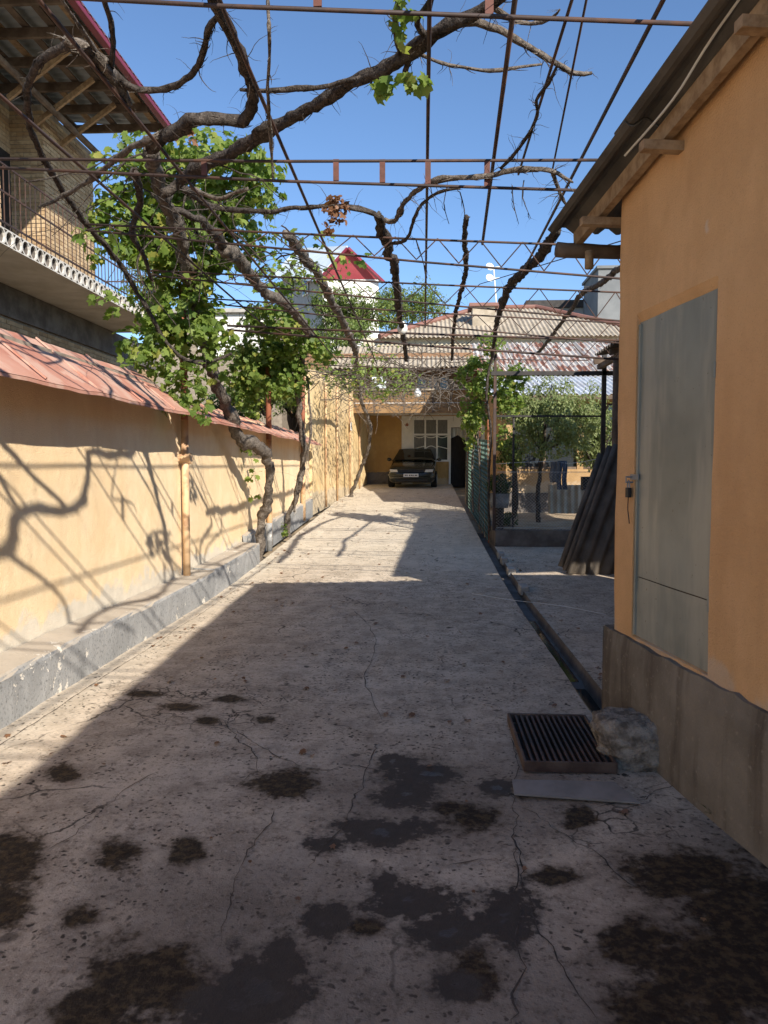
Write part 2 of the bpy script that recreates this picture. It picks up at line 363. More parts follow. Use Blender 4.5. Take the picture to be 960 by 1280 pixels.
GREYWIRE = simple('galvanised_wire', (.42,.40,.36), (.52,.50,.46), 9, .6, .1)
STICK = simple('weathered_stick', (.30,.20,.12), (.44,.33,.22), 7, .9, .3)
SOIL = simple('dry_soil', (.30,.225,.145), (.42,.33,.225), 3, .97, .6, 30, .02)
ROCK = simple('rough_limestone', (.13,.105,.082), (.40,.34,.275), 14, .96, 1.0, 48, .03)
PORC = simple('milk_glass', (.74,.73,.68), (.80,.79,.75), 8, .3, .02, spec=.5)
def m_leaf(name, a, b, yellow=(.20,.22,.04), tr=.45, ya=.12):
    t = NT(name); r = t.math('FRACT', t.math('ADD', t.island(), t.objrand())); col = t.mix(r, a, b)
    col = t.mix(t.ramp(t.math('FRACT', t.math('MULTIPLY', r, 7.31)), 1-ya, 1.0), col, yellow)
    t.fin(col, .5, 0, .35); tl = t.n('ShaderNodeBsdfTranslucent'); mx = t.n('ShaderNodeMixShader'); mx.inputs[0].default_value = tr*1.1
    br = t.mix(.5, col, (a[0]*2.2+.03, a[1]*2.0+.04, a[2]*.9)); t.l(br, tl.inputs[0]); t.l(t.b.outputs[0], mx.inputs[1]); t.l(tl.outputs[0], mx.inputs[2]); t.l(mx.outputs[0], t.out.inputs[0]); return t.m
LEAF = m_leaf('grape_leaf', (.105,.175,.030), (.29,.375,.090), (.42,.40,.09), .5, .2)
LEAF_DRY = m_leaf('dry_brown_leaf', (.16,.075,.035), (.27,.14,.075), (.3,.2,.1), .25)
LEAF_OLIVE = m_leaf('fruit_tree_leaf', (.12,.165,.055), (.31,.35,.15), (.22,.20,.09), .35)
LEAF_TREE = m_leaf('tree_leaf', (.09,.14,.03), (.22,.27,.075), (.17,.17,.05), .35)
LEAF_DK = m_leaf('dark_shrub_leaf', (.028,.060,.014), (.065,.105,.028), (.10,.12,.03), .3)

# ------------------------------------------------------------------ foliage
def leaf_shape(kind):
    if kind == 'grape':
        pr = [(-90,.30),(-62,.62),(-40,.50),(-14,.80),(8,.58),(38,.92),(62,.66),(90,1.0),(118,.66),(142,.92),(172,.58),(194,.80),(220,.50),(242,.62)]
        o = [(r_*math.cos(R(a))*.55, r_*math.sin(R(a))*.55, 0) for a, r_ in pr]
        v = [(0, -.06, .0)] + [(x, y, .10*x*x*4 - .22*max(0, y)**2 - (.05 if i % 2 else -.03)) for i, (x, y, _) in enumerate(o)]
        f = [(0, i+1, (i+1) % len(o) + 1) for i in range(len(o))]; return np.array(v), f
    v = [(0,-.5,0),(.2,-.12,.04),(.17,.2,.05),(0,.5,-.04),(-.17,.2,.05),(-.2,-.12,.04),(0,.05,-.02)]
    f = [(0,1,6),(1,2,6),(2,3,6),(3,4,6),(4,5,6),(5,0,6)]; return np.array(v), f
LV, LF = leaf_shape('grape'); SV, SF = leaf_shape('oval')
def leaf_frames(pts, cen, size, tilt=.8, face=None):
    """random leaf matrices: blades face out of the crown and to the light, tips hang down"""
    n = len(pts); out = pts - cen; out /= (np.linalg.norm(out, axis=1, keepdims=True) + 1e-6)
    nor = out*.55 + rng.normal(size=(n,3))*tilt*.6 + np.array([.12,-.18,.45])
    nor /= np.linalg.norm(nor, axis=1, keepdims=True)
    tip = np.array([0,0,-1.0]) + rng.normal(size=(n,3))*.6; tip -= nor*np.sum(tip*nor, axis=1, keepdims=True); tip /= (np.linalg.norm(tip, axis=1, keepdims=True)+1e-6)
    side = np.cross(tip, nor); s = size*rng.uniform(.35, 1.3, size=(n,1,1))
    return np.stack([side, tip, nor], axis=2)*s
def ellip_points(zones, n):
    vol = np.array([z[1]*z[2]*z[3]*(z[4] if len(z) > 4 else 1) for z in zones]); cnt = (n*vol/vol.sum()).astype(int)+1; P, Cc = [], []
    for z, k in zip(zones, cnt):
        d = rng.normal(size=(k,3)); d /= np.linalg.norm(d, axis=1, keepdims=True); rr = rng.uniform(.25, 1, size=(k,1))**.45
        lump = np.array([1 + .55*noise.noise(Vector(q)*2.1 + Vector(z[0])*1.3) for q in d]).reshape(-1,1)
        c = np.array(z[0]); p = c + d*rr*lump*np.array([z[1], z[2], z[3]])
        keep = np.array([noise.noise(Vector(q)*(1.6/max(.25, min(z[1:4])))*.9) > -.10 + random.uniform(-.14,.14) for q in p]); P.append(p[keep]); Cc.append(np.repeat(c[None], keep.sum(), 0))
    return np.concatenate(P), np.concatenate(Cc)
def leaf_mesh(name, pts, mats, shape=(LV, LF)):
    V, Fc = shape; k = len(V); n = len(pts); vv = (np.einsum('nij,kj->nki', mats, V) + pts[:,None,:]).reshape(-1,3)
    fa = (np.array(Fc)[None] + (np.arange(n)*k)[:,None,None]).reshape(-1,3); me = bpy.data.meshes.new(name)
    me.vertices.add(len(vv)); me.vertices.foreach_set('co', vv.astype(np.float32).ravel()); me.loops.add(fa.size); me.loops.foreach_set('vertex_index', fa.astype(np.int32).ravel())
    me.polygons.add(len(fa)); me.polygons.foreach_set('loop_start', np.arange(0, fa.size, 3, dtype=np.int32)); me.polygons.foreach_set('loop_total', np.full(len(fa), 3, dtype=np.int32)); me.update(calc_edges=True); me.validate(); return me
LEAFMESH = None
def foliage(parent, zones, n, size, mat, shape=(LV, LF), tilt=.8, singles=0, part='foliage', extra=None):
    """leaves spread through zones [(centre, rx, ry, rz, weight)]: the nearest ones single leaf parts, the rest one part"""
    global LEAFMESH
    pts, cen = ellip_points(zones, n)
    if extra is not None: pts = np.concatenate([pts, extra]); cen = np.concatenate([cen, extra + np.array([0,0,-.1])])
    mats = leaf_frames(pts, cen, size, tilt); off = np.array(OFF[parent.name])
    if singles:
        order = np.argsort(np.linalg.norm(pts - np.array([0,0,1.55]), axis=1) - 1.2*np.sum((pts-cen)*np.array([.1,-.5,.1]), axis=1)*0)
        near = order[:singles*2:2]; mask = np.ones(len(pts), bool); mask[near] = False
        if LEAFMESH is None:
            LEAFMESH = bpy.data.meshes.new('leaf'); LEAFMESH.from_pydata([tuple(v) for v in LV], [], LF); LEAFMESH.materials.append(mat)
        for i in near:
            o = bpy.data.objects.new('leaf', LEAFMESH); COL.objects.link(o); o.parent = parent
            m4 = np.eye(4); m4[:3,:3] = mats[i]; m4[:3,3] = pts[i]-off; o.matrix_local = Matrix(m4.tolist())
        pts, mats = pts[mask], mats[mask]
    me = leaf_mesh(part, pts - off, mats, shape); o = link_mesh(part, me, mat, parent); o['kind'] = 'stuff'; return o
def limb(parent, pts, rs, name='limb', mat=None, twigs=0, tl=.25, n=12, step=.04, rough=.46):
    rs = [x*(.80 if name == 'trunk' else .64) for x in rs]; mb = MB(); p, r_ = smooth_path(pts, step, rs); wig = random.uniform(0, 50)
    p = [q + Vector((noise.noise(q*5+Vector((wig,0,0))), noise.noise(q*5+Vector((0,wig,0))), noise.noise(q*5+Vector((0,0,wig)))))*rr*.7 for q, rr in zip(p, r_)]
    r_ = [x*(1 + .28*max(0, noise.noise(Vector((i_*.16, wig, 0)))*2)**2) for i_, x in enumerate(r_)]
    mb.tube(p, r_, n, rough, seed=wig)
    for _ in range(int(twigs*1.1)):
        i = random.randrange(len(p)); d = Vector((random.uniform(-1,1), random.uniform(-1,1), random.uniform(-.8,.8))).normalized(); L = tl*random.uniform(.35,1.5); q = p[i].copy(); ps = [q]; sw = Vector((random.uniform(-.5,.5), random.uniform(-.5,.5), random.uniform(-.5,.3)))
        for k in range(7): d = (d + sw*.45 + Vector((random.uniform(-.3,.3), random.uniform(-.3,.3), random.uniform(-.35,.25)))).normalized(); q = q + d*L/7; ps.append(q)
        t0 = min(r_[i]*.3, random.uniform(.0015,.0036)); mb.tube(ps, [t0*(1-k*.11) for k in range(8)], 4, cap=False)
    for _ in range(int(len(p)*(1.5 if max(rs) > .022 else .5))):           # peeling strips of bark
        i = random.randrange(len(p)-1); d = Vector((random.uniform(-1,1), random.uniform(-1,1), random.uniform(-1,.6))).normalized()
        a = p[i] + d*r_[i]*.9; t = (p[i+1]-p[i]).normalized(); b_ = a + t*random.uniform(.03,.10)*random.choice((-1,1)) + d*random.uniform(.002,.014) - Vector((0,0,random.uniform(0,.02)))
        mb.tube([a, (a+b_)/2 + d*.004, b_], [.0032,.0024,.001], 3, cap=False)
    return mb.build(name, mat or BARK, parent, True)

# ================================================================== THE GROUND
def pj(V):
    d = V - np.array(_c); z = d @ np.array(_fw); return 480 + FPX*(d @ np.array(_rt))/z, 640 - FPX*(d @ np.array(_up))/z
def lines(a, b, n): return list(np.linspace(a, b, n, endpoint=False))
GUT0, GUT1 = 1.07, 1.25
PIT = (.53, .97, 3.72, 4.40)
def gsurf(x, y): return gz(y) + .010*noise.noise(Vector((x*1.1, y*1.1, 3))) + .004*noise.noise(Vector((x*5, y*5, 9)))
def ground_sheet():
    xs = sorted(set([round(v, 4) for v in lines(-2.52, .53, 120) + lines(.53, .97, 14) + lines(.97, 1.07, 4) + [1.07, 1.25] + lines(1.25, 2.2, 24) + lines(2.2, 6.01, 14) + [6.0]]))
    ys = sorted(set([round(v, 4) for v in lines(-3, 1.6, 12) + lines(1.6, 3.72, 84) + lines(3.72, 4.40, 26) + lines(4.40, 6.5, 70) + lines(6.5, 13.0, 110) + lines(13, 28.2, 70) + [28.2]]))
    X, Y = np.meshgrid(xs, ys); Z = np.vectorize(gz)(Y)
    for j in range(len(ys)):
        for i in range(len(xs)): Z[j,i] += .010*noise.noise(Vector((xs[i]*1.1, ys[j]*1.1, 3))) + .004*noise.noise(Vector((xs[i]*5, ys[j]*5, 9)))
    Z += np.where((X < PIT[1]+.6) & (Y < 4.6), -.0, 0)
    V = np.stack([X, Y, Z], -1).reshape(-1,3); w = len(xs); F = []
    for j in range(len(ys)-1):
        ym = (ys[j]+ys[j+1])/2
        for i in range(w-1):
            xm = (xs[i]+xs[i+1])/2
            if GUT0 < xm < GUT1 and ym > 4.40: continue
            if PIT[0] < xm < PIT[1] and PIT[2] < ym < PIT[3]: continue
            if xm > GUT1 and ym > 12.95: continue
            a = j*w+i; F.append((a, a+1, a+w+1, a+w))
    me = bpy.data.meshes.new('driveway'); me.from_pydata(V.tolist(), [], F); me.update()
    px, py = pj(np.where(V[:,1:2] < .6, V*np.array([1,0,1]) + np.array([0,.6,0]), V))
    def field(blobs):
        f = np.full(len(V), -1.0)
        for x, y, a, b in blobs: f = np.maximum(f, 1 - np.sqrt(((px-x)/a)**2 + ((py-y)/b)**2)*.62)
        return np.clip(f, -1, 1)
    wet = field([(510,985,30,28),(478,1040,55,15),(535,968,32,10),(405,1055,20,10),(512,1125,46,20),(560,1165,44,20),(630,1145,32,34),(480,1105,14,16),(565,1232,28,18),(402,1152,26,18),(330,1235,52,42),(352,1190,22,26),(290,1262,50,24),(490,952,18,8),(620,985,16,8)])
    damp = field([(900,1220,100,75),(860,1090,70,28),(930,1150,70,60),(800,1180,40,30),(355,980,40,16),(185,1232,72,45),(130,1265,60,30),(18,1075,28,36),(8,1130,26,30),(146,1068,26,16),(232,1062,20,16),(100,1145,22,12),(82,968,20,9),(590,1022,30,14),(560,1010,16,8),(700,1095,30,10),(455,1160,20,10),(590,1215,30,30),(725,1020,18,14),(225,884,22,4),(180,868,20,4),(290,874,16,4),(260,900,14,5),(330,900,12,4),(820,1260,60,40)])
    cracks = [[(640,985),(645,1050),(652,1100),(668,1150),(690,1185),(715,1222),(742,1285)],[(646,1055),(643,1130),(648,1200),(642,1285)],[(650,1005),(690,1032),(725,1052),(770,1088),(818,1122)],
              [(275,900),(320,930),(352,948),(402,962),(440,958),(482,966)],[(268,1190),(282,1150),(292,1108),(300,1085)],[(300,1085),(330,1040),(345,1010)],[(140,862),(190,872),(250,880),(300,872),(335,886)],[(180,900),(220,896),(262,908),(310,896)],[(60,1065),(110,1030),(160,985),(205,962)],[(560,1085),(600,1075),(640,1080)],
              [(620,895),(640,910),(645,985)],[(440,760),(470,800),(455,850),(480,905)],[(380,1085),(420,1040),(445,1000),(470,930)],[(480,760),(560,775),(640,770)],[(700,840),(690,800),(650,765)],[(300,980),(320,950),(275,900)],[(735,1010),(800,1000),(850,975)]]
    wc = [[PZ(x, y, 0) for x, y in c] for c in cracks]
    wc.append([Vector((-2.36+.01*math.sin(i*2), 1+i*.5, 0)) for i in range(22)])                     # groove along the kerb
    for yy, sl_ in ((10.3,.05),(11.7,-.03),(13.2,.04),(14.9,0),(16.8,.03),(18.9,-.02),(21,.02)): wc.append([Vector((-2.5+k*.355, yy+sl_*k/10, 0)) for k in range(11)])
    for yy in (9.0,7.3,11.0): wc.append([Vector((1.27+k*.3, yy+.02*k, 0)) for k in range(6)])
    CRK = MB()
    for ci, c in enumerate(wc):
        pts_, _ = smooth_path(c, .035 if c[0].y < 7 else .12); L_ = len(pts_); left, right = [], []
        wid = .0023 if ci < len(cracks) else .0024
        for k, p in enumerate(pts_):
            d_ = (pts_[min(k+1, L_-1)]-pts_[max(k-1, 0)]).normalized(); nn_ = Vector((-d_.y, d_.x, 0))
            p = p + nn_*(.028*noise.noise(Vector((p.x*7, p.y*7, ci)))+.022*noise.noise(Vector((p.x*31, p.y*31, ci)))) if ci < len(cracks) else p + nn_*.008*noise.noise(p*9)
            w_ = wid*(.35+1.3*abs(noise.noise(Vector((p.x*9, p.y*9, ci+5))))*2)*min(1, (k+.5)/4, (L_-k-.5)/4)
            for lst, sg in ((left, 1), (right, -1)):
                q = p + nn_*w_*sg; lst.append((q.x, q.y, gsurf(q.x, q.y)+.0035))
        b = len(CRK.v); CRK.v += left+right
        CRK.f += [(b+L_+k, b+L_+k+1, b+k+1, b+k) for k in range(L_-1)]
    structure(CRK.build('driveway_cracks', simple('crack_dirt', (.05,.04,.033), (.12,.097,.08), 30, .95, .2)))
    crazed = np.clip(field([(235,880,110,30),(190,868,60,16),(300,890,60,18),(760,1030,60,30),(830,1010,50,30)])*1.4, 0, 1)
    dust = np.clip((-1.95 - V[:,0])/.35, 0, 1)*.55 + np.clip((V[:,1]-9.0)/3, 0, 1)*.85; dust = np.clip(dust, 0, 1)*np.where(V[:,0] < 1.07, 1, .5)
    damp_shade = field([(620,1290,420,130),(930,1180,160,160),(560,1000,160,60),(330,1190,180,110)])  # broad near-camera darkening, partly damp, partly painted shade
    for nm, arr in (('damp_shade', damp_shade), ('wet', wet), ('damp', damp), ('crazed', crazed), ('dust', dust)):
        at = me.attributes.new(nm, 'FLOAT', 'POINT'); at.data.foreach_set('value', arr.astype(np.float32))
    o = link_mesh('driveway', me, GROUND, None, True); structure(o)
ground_sheet()
mb = MB(); tx = [-150,-60,-20,-8,-4,-2.9,2,6.2,10,25,60,150]; ty = [-60,-20,-6,0,6,8,9,10,12,14,16,18,20,22,24,26,28,30,50,120,400]
mb.grid(lambda u, v: (tx[round(u*(len(tx)-1))], ty[round(v*(len(ty)-1))], gz(ty[round(v*(len(ty)-1))])-.16), len(tx)-1, len(ty)-1); structure(mb.build('ground', SOIL))
# gutter with stepping floor, and the pit below the grate
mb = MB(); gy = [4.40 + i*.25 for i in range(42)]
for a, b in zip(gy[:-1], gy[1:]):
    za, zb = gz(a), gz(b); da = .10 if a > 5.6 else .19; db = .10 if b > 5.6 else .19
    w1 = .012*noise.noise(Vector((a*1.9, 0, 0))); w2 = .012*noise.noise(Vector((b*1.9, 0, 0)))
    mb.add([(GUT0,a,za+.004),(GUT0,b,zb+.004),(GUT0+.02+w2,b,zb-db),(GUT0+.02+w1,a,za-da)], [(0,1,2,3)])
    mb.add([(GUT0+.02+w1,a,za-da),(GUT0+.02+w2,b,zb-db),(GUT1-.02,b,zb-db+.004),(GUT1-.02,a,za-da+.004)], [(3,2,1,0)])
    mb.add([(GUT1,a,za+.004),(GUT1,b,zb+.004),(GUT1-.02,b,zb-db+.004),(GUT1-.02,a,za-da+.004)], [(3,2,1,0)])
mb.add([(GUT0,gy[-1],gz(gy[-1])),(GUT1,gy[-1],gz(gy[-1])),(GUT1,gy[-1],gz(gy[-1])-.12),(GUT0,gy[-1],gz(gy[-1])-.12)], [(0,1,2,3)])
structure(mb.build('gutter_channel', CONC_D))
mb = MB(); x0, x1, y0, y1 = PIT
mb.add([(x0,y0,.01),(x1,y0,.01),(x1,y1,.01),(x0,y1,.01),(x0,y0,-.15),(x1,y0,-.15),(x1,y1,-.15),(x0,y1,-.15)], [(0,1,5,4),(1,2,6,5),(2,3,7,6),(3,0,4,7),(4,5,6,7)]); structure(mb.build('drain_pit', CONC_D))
t = NT('dirty_water'); t.bump(t.noise(9, 4), .08, .02); WATER = t.fin((.02,.019,.017), .04, 0, .5)
mb = MB()
for a, b in zip(gy[:5], gy[1:6]): mb.add([(GUT0+.008,a,-.125),(GUT1-.008,a,-.125),(GUT1-.008,b,-.125),(GUT0+.008,b,-.125)], [(0,1,2,3)])
structure(mb.build('gutter_water', WATER))
mb = MB()
for a, b in zip(gy[5:14], gy[6:15]):
    mb.add([(GUT0+.035,a,gz(a)-.094),(GUT1-.045,a,gz(a)-.094),(GUT1-.045,b,gz(b)-.094),(GUT0+.035,b,gz(b)-.094)], [(0,1,2,3)])
structure(mb.build('trickle_water', WATER))
# raised garden bed behind its retaining kerb
mb = MB(); mb.grid(lambda u, v: (1.30+u*9, 13.12+v*9, .455+.02*noise.noise(Vector((u*14, v*14, 0)))+max(0, (v-.4))*.12), 24, 24); structure(mb.build('garden_soil', SOIL))
mb = MB()
def kerbf(u, v): return (1.27+u*4.2, 12.93+.012*noise.noise(Vector((u*12, v*3, 5))), gz(12.9)-.03 + v*(.49-gz(12.9)) + (.012*noise.noise(Vector((u*16, 0, 2))) if v > .9 else 0))
mb.grid(kerbf, 40, 4); mb.grid(lambda u, v: (1.27+u*4.2, 12.93+v*.22, .462+.012*noise.noise(Vector((u*16, v, 2)))), 40, 1)
mb.grid(lambda u, v: (1.265, 12.93+u*.22, gz(12.9)-.03+v*.30), 1, 1, True); structure(mb.build('retaining_kerb', CONC_D, smooth=False))
mb = MB(); mb.box(1.27,1.40,13.16,21.5,.0,.475); structure(mb.build('garden_kerb', CONC_D))

# ================================================================== LEFT WALL
gw = thing('garden_wall', (-2.9, 8, 0), 'long pale orange stucco wall with grey kerb plinth and sloping red sheet capping', 'wall')
mb = MB()
def wallface(u, v):
    y = -4 + u*22; z0 = gz(y)+.1 if y > 11.5 else .02
    return (-2.80+.012*noise.noise(Vector((y*.8, v*2, 1)))+.004*noise.noise(Vector((y*4, v*8, 1))), y, z0 + v*(2.32-z0))
mb.grid(wallface, 160, 20, True); mb.add([(-2.80,18,.2),(-3.05,18,.2),(-3.05,18,2.32),(-2.80,18,2.32)], [(0,1,2,3)]); mb.add([(-3.05,-4,.0),(-3.05,18,.0),(-3.05,18,2.32),(-3.05,-4,2.32)], [(0,1,2,3)])
mb.build('wall_face', STUCCO_L, gw, True)
def kerb_piece(ya, yb, h, xf):
    m_ = MB(); n = max(4, int((yb-ya)/.12)); prof = [(xf,-.03),(xf,h-.03),(xf-.012,h-.008),(xf-.03,h),(-2.79,h+.012)]
    rows = []
    for i in range(n+1):
        y = ya+(yb-ya)*i/n; row = []
        for k, (x, z) in enumerate(prof):
            w = .012*noise.noise(Vector((y*2.2, k*1.7, 4)))+.01*noise.noise(Vector((y*6, k*3.1, 8))); row.append((x + (w if k < 4 else 0), y, z + gz(y)*.9 + (w*.8 if k > 0 else 0)))
        rows.append(row)
    b = len(m_.v)
    for r_ in rows: m_.v += r_
    for i in range(n):
        for k in range(4): a = b+i*5+k; m_.f.append((a, a+1, a+6, a+5))
    m_.f.append(tuple(b+k for k in range(5))[::-1]); m_.f.append(tuple(b+n*5+k for k in range(5)))
    return m_
for ya, yb, h in ((-3,1.2,.30),(1.21,4.05,.30),(4.055,6.35,.31),(6.36,8.75,.30),(8.757,11.15,.315)): kerb_piece(ya, yb, h, -2.505).build('kerb_block', CURB, gw)
kerb_piece(11.2, 18.0, .42, -2.715).build('painted_plinth', CURB, gw)
def cap_sheet(ya, yb, zl, zh, lift, seed):
    m_ = MB(); nn = max(6, int((yb-ya)/.16))
    def f(u, v):
        y = ya+(yb-ya)*u; droop = .008*math.sin(y*2.3+seed)+.010*noise.noise(Vector((y*3, seed, 0)))
        return (-2.44-.52*v + (.010*noise.noise(Vector((y*2.3, seed, 4))) if v < .1 else 0), y, zl+(zh-zl)*v + droop*(1-v) + lift + .008*noise.noise(Vector((y*4, v*3, seed))))
    m_.grid(f, nn, 5); m_.grid(lambda u, v: tuple(Vector(f(u, v))-Vector((0,0,.006))), nn, 5, True)
    m_.grid(lambda u, v: tuple(Vector(f(u, 0))-Vector((0,0,.006+.02*v))), nn, 1, True); return m_
yc = -4.0; k = 0
while yc < 7.6:
    ye = min(yc+1.95, 7.75); cap_sheet(yc, ye+.06, 2.115, 2.53, .004*(k % 2), k*1.7).build('cap_sheet', CAPRED, gw, True); yc += 1.95; k += 1
yc = 7.9
while yc < 17.5:
    ye = min(yc+1.95, 17.9); cap_sheet(yc, ye+.06, 2.105, 2.385, .004*(k % 2), k*1.7).build('cap_sheet', CAPRED, gw, True); yc += 1.95; k += 1
for k_ in range(26):
    y_ = -3.6+k_*.83
    if 7.6 < y_ < 8.0: continue
    zl_, zh_ = (2.115,2.53) if y_ < 7.7 else (2.105,2.385); mb = MB(); mb.beam((-2.445,y_,zl_+.016),(-2.955,y_+.01,zh_+.014), .016, .012); mb.build('standing_seam', CAPRED, gw)
mb = MB(); mb.box(-3.02,-2.83,-4,7.7,2.32,2.45); mb.build('wall_top', MORTAR, gw)
# far wall in straw yellow
cw = thing('courtyard_wall', (-2.6, 22, gz(20)), 'tall straw yellow courtyard wall beyond the red capping, leading to the car', 'wall'); mb = MB()
def farw(u, v):
    y = 18.02+u*10.1; x = -2.74+u*.62; z0 = gz(y)-.05; return (x+.015*noise.noise(Vector((y, v*2, 0)))+.02*round(noise.noise(Vector((y*1.9, 0, 7)))), y, z0+v*((3.95+.8*u+.04*noise.noise(Vector((y*3, 1, 0))))-z0))
mb.grid(farw, 90, 12, True); mb.add([farw(0,0), (-2.98,18.02,.3), (-2.98,18.02,3.95), farw(0,1)], [(0,1,2,3)]); mb.grid(lambda u, v: tuple(Vector(farw(u, 1))+Vector((-.24*v, 0, 0))), 90, 1, True)
mb.build('wall_face', STUCCO_F, cw)
for i, y in enumerate((19.6,21.3,23.6,25.7)):
    mb = MB(); x = -2.74+(y-18.02)/10.1*.62; mb.tube([(x+.05,y,gz(y)),(x+.05,y,gz(y)+3.3)], .025, 8); mb.build('drain_pipe', ORANGEPIPE, cw, True)
def pixel(px, py, Y): return PY(px, py, Y)
c = PY(437.5, 533, 23.6); pq = thing('wall_plaque', c, 'small black and white plaque hung on the straw yellow wall', 'plaque')
mb = MB(); mb.box(c.x+.03,c.x+.05,c.y-.16,c.y+.16,c.z-.13,c.z+.13); mb.build('board', WHITE, pq)
for dy, dz in ((-.08,.03),(.07,-.02)): mb = MB(); mb.tube([(c.x+.050,c.y+dy,c.z+dz),(c.x+.056,c.y+dy,c.z+dz)], .06, 14); mb.build('dark_disc', BLACKP, pq)

# ================================================================== NEIGHBOUR HOUSE
nh = thing('neighbour_house', (-8, 12, 0), 'unfinished pale brick two storey house with concrete balcony and crimson roof edge', 'house')
mb = MB(); WX = -7.0
mb.box(-14,WX-.02,13.55,15.6,0,8.2); mb.box(-14,WX-.62,4,13.55,0,8.2); mb.box(-14,WX-.02,10.2,12.1,0,8.2); mb.box(-14,-6.72,2,18.2,0,3.98); mb.build('wall_core', MORTAR, nh)
mb = MB(); mb.box(-8,-6.66,2,18.22,3.98,4.47); mb.build('ring_beam', CONC_D, nh)
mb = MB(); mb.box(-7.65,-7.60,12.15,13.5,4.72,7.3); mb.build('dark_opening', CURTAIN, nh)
bricks = []
def brick_run(fx, axis, a0, a1, z0, z1, out):
    k = 0; z = z0
    while z + .062 < z1:
        a = a0 - (.13 if k % 2 else 0)
        while a < a1:
            s_, e_ = max(a, a0), min(a+.25, a1)
            if e_-s_ > .05: bricks.append((fx, axis, s_, e_, z, out))
            a += .26
        z += .075; k += 1
brick_run(WX, 'y', 13.55, 15.6, 4.72, 8.15, 1); brick_run(WX, 'y', 10.6, 12.1, 4.72, 8.15, 1); brick_run(WX-.62, 'y', 12.1, 13.55, 4.72, 8.15, 1)
brick_run(13.55, 'x', WX-.62, WX, 4.72, 8.15, -1); brick_run(-6.72, 'y', 10.5, 18.2, 2.75, 3.96, 1)
def brick_pts(b):
    fx, ax, s_, e_, z, out = b; d = .012*random.uniform(.4, 1.4)
    return (fx-.03, fx+d, s_, e_, z, z+.064) if ax == 'y' else (s_, e_, fx-d, fx+.03, z, z+.064)
def bscore(b):
    p = Vector((b[0], (b[2]+b[3])/2, b[4])) if b[1] == 'y' else Vector(((b[2]+b[3])/2, b[0], b[4]))
    x, y = pj(np.array([p])); vis = 0 < x[0] < 200 and 40 < y[0] < 470; return (0 if vis else 1000) + p.y
bricks.sort(key=bscore); proto = {}
stuff = MB()
for i, b in enumerate(bricks):
    bb = brick_pts(b)
    if i < 300:
        m_ = MB(); m_.box(*bb); m_.build('brick', BRICK, nh)
    else: stuff.box(*bb)
o = stuff.build('brickwork', BRICK, nh); o['kind'] = 'stuff'
def slab_mesh(w, broken):
    m_ = MB(); h = .22; L = 1.45; nh_ = 6; cw_ = w/nh_; rr = .076 if not broken else .092
    m_.box(-L,-.62,0,w,0,h); m_.box(-.62,0,0,w,h-.012,h); m_.box(-.62,0,0,w,0,.012)
    for i in range(nh_):
        cy = (i+.5)*cw_; cz = h/2; n = 12; ring = [(cy+rr*math.cos(2*math.pi*k/n)*.95, cz+rr*math.sin(2*math.pi*k/n)) for k in range(n)]
        sq = []
        for k in range(n):
            a = 2*math.pi*k/n; c_, s_ = math.cos(a), math.sin(a); q = 1/max(abs(c_), abs(s_)); sq.append((cy+cw_/2*c_*q, cz+(h/2-.012)*s_*q))
        b = len(m_.v); m_.v += [(0,y,z) for y, z in ring]+[(0,y,z) for y, z in sq]+[(-.6,y,z) for y, z in ring]
        for k in range(n):
            k2 = (k+1) % n; m_.f.append((b+k, b+n+k, b+n+k2, b+k2)); m_.f.append((b+k, b+k2, b+2*n+k2, b+2*n+k))
    return m_
def core_shade_mesh(w, broken):  # dark liners and plugs that paint the shade inside the slab holes
    m_ = MB(); h = .22; nh_ = 6; cw_ = w/nh_; rr = (.076 if not broken else .092)-.002
    for i in range(nh_):
        cy = (i+.5)*cw_; m_.tube([(-.028,cy,h/2),(-.6,cy,h/2)], rr*.97, 12, cap=False)
        m_.tube([(-.18,cy,h/2),(-.185,cy,h/2)], rr*.96, 12)
    return m_
y = 5.0; i = 0
while y < 14.7:
    w = 1.19; m_ = slab_mesh(w, y < 10.9); m_.v = [(x-5.5+(.03*noise.noise(Vector((y, i, 0)))), yy+y, z+4.475) for x, yy, z in m_.v]; sl0 = m_.build('floor_slab', SLAB, nh); c_ = core_shade_mesh(w, y < 10.9); c_.v = [(x-5.5, yy+y, z+4.475) for x, yy, z in c_.v]; c_.build('core_shade_liner', CONC_D, sl0); y += 1.205; i += 1
rail_end = y-.02
for i in range(int((rail_end-7.0)/.135)):
    yy = 7.0+i*.135; mb = MB(); mb.tube([(-5.56,yy,4.68),(-5.56,yy+random.uniform(-.01,.01),5.55)], .008, 5); mb.build('railing_bar', STEEL, nh)
for z in (4.80, 5.2, 5.56): mb = MB(); mb.beam((-5.56,6.5,z), (-5.56,rail_end,z), .022, .022); mb.build('railing_rail', STEEL, nh)
mb = MB(); mb.beam((-6.9,rail_end-.03,5.56), (-5.56,rail_end-.03,5.56), .022, .022); mb.build('railing_rail', STEEL, nh)
for yy in np.arange(6.0, 15.5, .82):
    mb = MB(); mb.beam((-9.5,yy,8.42), (-5.26,yy,8.40), .06, .15); mb.build('rafter', WOOD_D, nh)
for j, xx in enumerate(np.arange(-5.45, -8.6, -.42)):
    mb = MB(); mb.beam((xx,5.5,8.515), (xx,15.35,8.515), .12, .028); mb.build('batten', WOOD if j % 3 == 0 else WOOD_D, nh)
for i in range(9):
    a = 5.2 + i*1.14; mb = MB(); mb.corr((-9.8,a,9.0), (0,1,0), (1,0,-.093), 1.15, 4.65, .012, .19, .004, 6); mb.build('roof_sheet', GREYW, nh)
